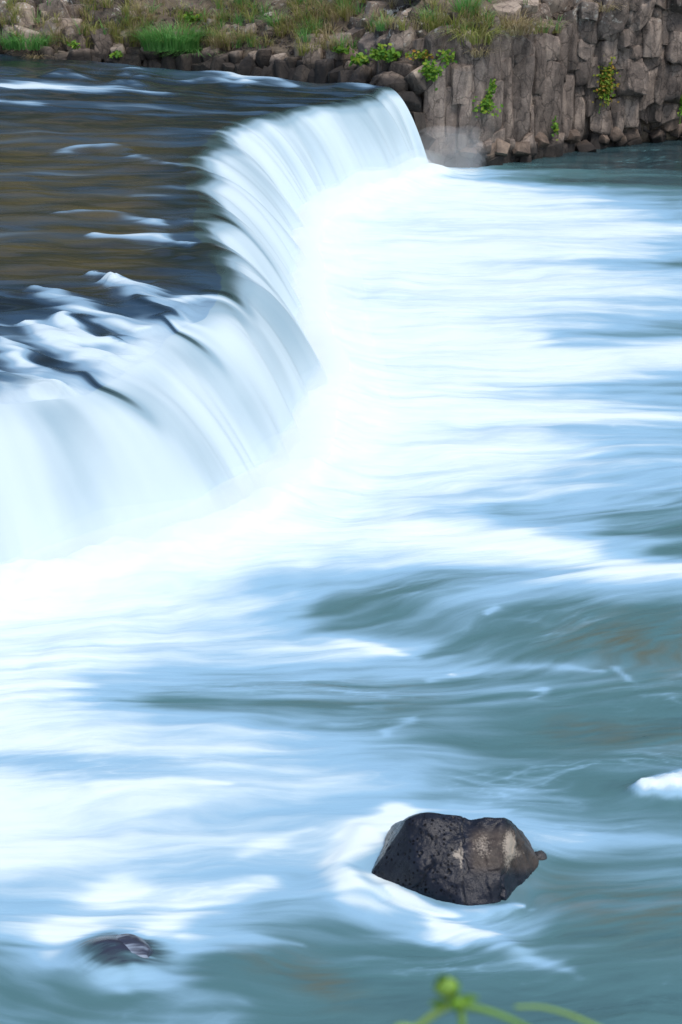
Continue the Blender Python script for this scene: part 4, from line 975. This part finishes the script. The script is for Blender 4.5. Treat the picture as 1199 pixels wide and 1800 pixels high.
def small_rock(name, c, r3, seed, mat, label):
    bm = bmesh.new(); bmesh.ops.create_icosphere(bm, subdivisions=5, radius=1.0)
    for v in bm.verts:
        d = v.co.normalized(); n = mnoise.fractal(d * 1.3 + Vector((seed, 0, 0)), 1.0, 2.0, 4)
        v.co = Vector((d.x * r3[0], d.y * r3[1], d.z * r3[2])) * (1 + 0.10 * n)
    me = bpy.data.meshes.new(name); bm.to_mesh(me); bm.free()
    for p in me.polygons: p.use_smooth = True
    o = link(name, me, mat); o.location = c; tag(o, label, 'rock'); return o
M['wet_rock'] = rock_mat('wet_rock', (0.012, 0.012, 0.014), (0.03, 0.03, 0.034), (0.07, 0.065, 0.065), rough=0.3, scale=6, rnd=0)
small_rock('small_rock', at(950, 1507, 0) + Vector((0, 0.06, -0.028)), (0.075, 0.09, 0.055), 3.0, M['wet_rock'], 'small dark wet rock tip beside the pitted boulder')

def sunk_rock():
    m, t, b = new_mat('veiled_rock')
    tc = t.nodes.new('ShaderNodeTexCoord'); mp = N(t, 'ShaderNodeMapping'); t.links.new(tc.outputs['Object'], mp.inputs[0])
    mp.inputs['Rotation'].default_value = (0, 0, math.radians(25)); mp.inputs['Scale'].default_value = (2.0, 13.0, 3.0)
    n = N(t, 'ShaderNodeTexNoise', Scale=1.0, Detail=4.0, Roughness=0.55, Distortion=0.6); t.links.new(mp.outputs[0], n.inputs['Vector'])
    sp = N(t, 'ShaderNodeSeparateXYZ'); t.links.new(tc.outputs['Object'], sp.inputs[0])
    k = math_n(t, 'ADD', n.outputs[0], math_n(t, 'MULTIPLY', sp.outputs[0], -0.75))
    k = math_n(t, 'ADD', k, math_n(t, 'MULTIPLY', sp.outputs[1], -0.5))
    k = ramp(t, k, [(0.5, 0.0), (0.72, 0.5), (0.95, 1.0)], 'EASE').outputs[0]
    t.links.new(mixc(t, k, (0.030, 0.034, 0.058), (0.42, 0.52, 0.66)), b.inputs['Base Color']); b.inputs['Roughness'].default_value = 0.3
    c = S_C + Vector((0.17, 0.10, -0.03))
    o = small_rock('sunken_rock', c, (0.25, 0.26, 0.185), 8.0, m, 'dark rock almost covered by white water pouring over it')
    o.rotation_euler = (0, 0.1, 0.5)
sunk_rock()

# ------------------------------------------------------------------ near bank under the camera and the weed growing on it
def build_near_bank():
    nx, ny = 60, 40
    x = np.linspace(-9, 9, nx); y = np.linspace(-6, 13.2, ny); Xg, Yg = np.meshgrid(x, y, indexing='ij')
    prof = np.interp(Yg, [-6, 1.0, 2.2, 3.4, 6, 13.2], [8.2, 8.1, 7.95, 6.6, 3.4, -1.0])
    P = np.stack([Xg, Yg, prof + 0.10 * fbm(Xg / 1.2, Yg / 1.2, 4, 600)], -1)
    o = link('near_bank', grid_mesh('near_bank', P), M['soil']); tag(o, 'earth bank below the viewpoint', None, None, 'structure')
build_near_bank()

def tube(bm_pts, rad, K=7):
    V, Fc = [], []
    for i, p in enumerate(bm_pts):
        tn = (bm_pts[min(i + 1, len(bm_pts) - 1)] - bm_pts[max(i - 1, 0)]).normalized(); a = tn.cross(Vector((0.3, 1, 0.2))).normalized(); b_ = tn.cross(a)
        for k in range(K):
            an = 2 * math.pi * k / K; V.append(tuple(p + (a * math.cos(an) + b_ * math.sin(an)) * rad[i]))
    for i in range(len(bm_pts) - 1):
        for k in range(K): Fc.append((i * K + k, i * K + (k + 1) % K, (i + 1) * K + (k + 1) % K, (i + 1) * K + k))
    return V, Fc

def build_weed():
    Yp = 2.25
    def p(x, y, dy=0.0): return at_y(x, y, Yp + dy)
    root = empty('weed', (0, 0, 0)); tag(root, 'out of focus green weed with a round bud rising from the near bank', 'plant')
    base = Vector((0.17, 2.2, 7.95))
    def mk(name, V, Fc, mat, tint, parent=root):
        me = bpy.data.meshes.new(name); me.from_pydata(V, [], Fc); a_ = me.attributes.new('tint', 'FLOAT', 'POINT'); a_.data.foreach_set('value', [tint] * len(V))
        for q in me.polygons: q.use_smooth = True
        return link(name, me, mat, parent)
    def stem(pts, r0, r1, tint):
        q = cat_rom([tuple(a) for a in pts], 24); q = [Vector(a) for a in q]
        V, Fc = tube(q, [r0 + (r1 - r0) * k / 23 for k in range(24)]); mk('stem', V, Fc, M['stem'], tint)
    node = p(800, 1766)
    stem([base, Vector((0.14, 2.22, 8.1)), p(812, 1815), node, p(790, 1748)], 0.0055, 0.004, 0.75)
    stem([node, p(775, 1775), p(735, 1805), p(690, 1850), base + Vector((-0.04, 0.02, 0))], 0.0055, 0.004, 1.0)
    stem([node, p(850, 1775, 0.04), p(900, 1793, 0.06), p(960, 1825, 0.08)], 0.0045, 0.003, 0.7)
    stem([p(905, 1770, 0.22), p(960, 1772, 0.24), p(1030, 1796, 0.26), p(1110, 1840, 0.28), p(1180, 1900, 0.28)], 0.0022, 0.0045, 0.9)
    # bud: a knob wrapped in overlapping sepals
    def bud(c, r, seed, name='bud'):
        r_ = random.Random(seed); bm = bmesh.new(); bmesh.ops.create_icosphere(bm, subdivisions=3, radius=r * 0.8)
        for v in bm.verts:
            v.co.z *= 1.1; v.co += v.co.normalized() * r * 0.10 * math.sin(7 * math.atan2(v.co.y, v.co.x)) * (1 - abs(v.co.z) / (r * 1.3))
        me = bpy.data.meshes.new(name); bm.to_mesh(me); bm.free(); a_ = me.attributes.new('tint', 'FLOAT', 'POINT'); a_.data.foreach_set('value', [0.0] * len(me.vertices))
        for q in me.polygons: q.use_smooth = True
        o = link(name, me, M['leaf'], root); o.location = c
        for k in range(11):
            an = k * 2.4; el = -0.6 + 1.5 * k / 11; V = []; 
            for i in range(5):
                t = i / 4; e = el - 0.6 + 1.2 * t; rr = r * (1.0 + 0.10 * t); w = r * 0.5 * math.sin(math.pi * (0.12 + 0.86 * t))
                cc = Vector((math.cos(an) * math.cos(e) * rr, math.sin(an) * math.cos(e) * rr, math.sin(e) * rr)); sd_ = Vector((-math.sin(an), math.cos(an), 0)) * w
                V += [tuple(cc - sd_), tuple(cc + sd_)]
            sp_ = mk('sepal', V, [(2 * i, 2 * i + 1, 2 * i + 3, 2 * i + 2) for i in range(4)], M['stem'], r_.uniform(0.3, 0.9), o)
    bud(p(785, 1735), 0.0155, 1); bud(p(803, 1764), 0.010, 2)
    # two small leaves at the joint
    for (x, y, dx) in ((776, 1766, -1), (820, 1757, 1)):
        c = p(x, y); V = []
        for i in range(6):
            t = i / 5; w = 0.006 * math.sin(math.pi * (0.1 + 0.85 * t)); V += [tuple(c + Vector((dx * (t - .5) * 0.03, 0, w + 0.004 * t))), tuple(c + Vector((dx * (t - .5) * 0.03, -0.004, -w + 0.004 * t)))]
        mk('leaf', V, [(2 * i, 2 * i + 1, 2 * i + 3, 2 * i + 2) for i in range(5)], M['leaf'], 0.5)
    root.location = base
    for ch in root.children: ch.matrix_parent_inverse = Matrix.Translation(-base)
build_weed()

# ------------------------------------------------------------------ spray hanging over the foot of the fall
def build_mist():
    m = {}
    def vol(name, dens):
        q = bpy.data.materials.new(name); q.use_nodes = True; t = q.node_tree; t.nodes.remove(t.nodes['Principled BSDF'])
        v = t.nodes.new('ShaderNodeVolumePrincipled'); v.inputs['Color'].default_value = (0.985, 0.99, 1.0, 1); v.inputs['Density'].default_value = dens; v.inputs['Anisotropy'].default_value = 0.0
        t.links.new(v.outputs[0], t.nodes['Material Output'].inputs['Volume']); return q
    n = 170; idx = np.linspace(2, NS - 60, n).astype(int); K = 18
    c = foot[idx].copy(); td = tdir[idx].copy(); a = arc[idx]
    for _ in range(6): c[1:-1] = (c[:-2] + 2 * c[1:-1] + c[2:]) / 4; td[1:-1] = (td[:-2] + 2 * td[1:-1] + td[2:]) / 4
    def tube_mesh(sx, sz, z0, sh, seed):
        V, Fc = [], []
        for i in range(n):
            end = min(1.0, math.sqrt(max(0.0, i / 14.0)) + 0.02, math.sqrt((n - 1 - i) / 25.0) + 0.02)
            rz = end * sz * (1 + 0.35 * float(pn(np.array(a[i] / 1.3), np.array(.2), seed))); rx = end * sx * (1 + 0.35 * float(pn(np.array(a[i] / 1.7), np.array(.4), seed + 1)))
            for k in range(K):
                an = 2 * math.pi * k / K
                V.append((c[i, 0] + td[i, 0] * (sh + math.cos(an) * rx), c[i, 1] + td[i, 1] * (sh + math.cos(an) * rx), z0 + math.sin(an) * rz))
        for i in range(n - 1):
            for k in range(K): Fc.append((i * K + k, i * K + (k + 1) % K, (i + 1) * K + (k + 1) % K, (i + 1) * K + k))
        Fc.append(tuple(range(K))); Fc.append(tuple((n - 1) * K + k for k in reversed(range(K))))
        me = bpy.data.meshes.new('mist'); me.from_pydata(V, [], Fc)
        bm = bmesh.new(); bm.from_mesh(me); bmesh.ops.recalc_face_normals(bm, faces=bm.faces[:]); bm.to_mesh(me); bm.free(); return me
    o = link('mist', tube_mesh(1.0, 0.75, 0.12, 0.25, 501), vol('mist', 0.20)); tag(o, 'thin white spray over the foot of the waterfall', 'mist', None, 'stuff')
    bm = bmesh.new(); bmesh.ops.create_icosphere(bm, subdivisions=4, radius=1.0)
    for v_ in bm.verts:
        k_ = 1 + 0.3 * mnoise.fractal(v_.co * 1.6, 1.0, 2.0, 3); v_.co = Vector((3.1 + v_.co.x * 1.5 * k_, 60.5 + v_.co.y * 0.7 * k_, 0.55 + v_.co.z * 0.85 * k_))
    me = bpy.data.meshes.new('drifting_spray'); bm.to_mesh(me); bm.free(); link('drifting_spray', me, vol('drifting_spray', 0.28), o)
    link('dense_spray', tube_mesh(0.42, 0.42, 0.32, 0.02, 511), vol('dense_spray', 1.3), o)
build_mist()
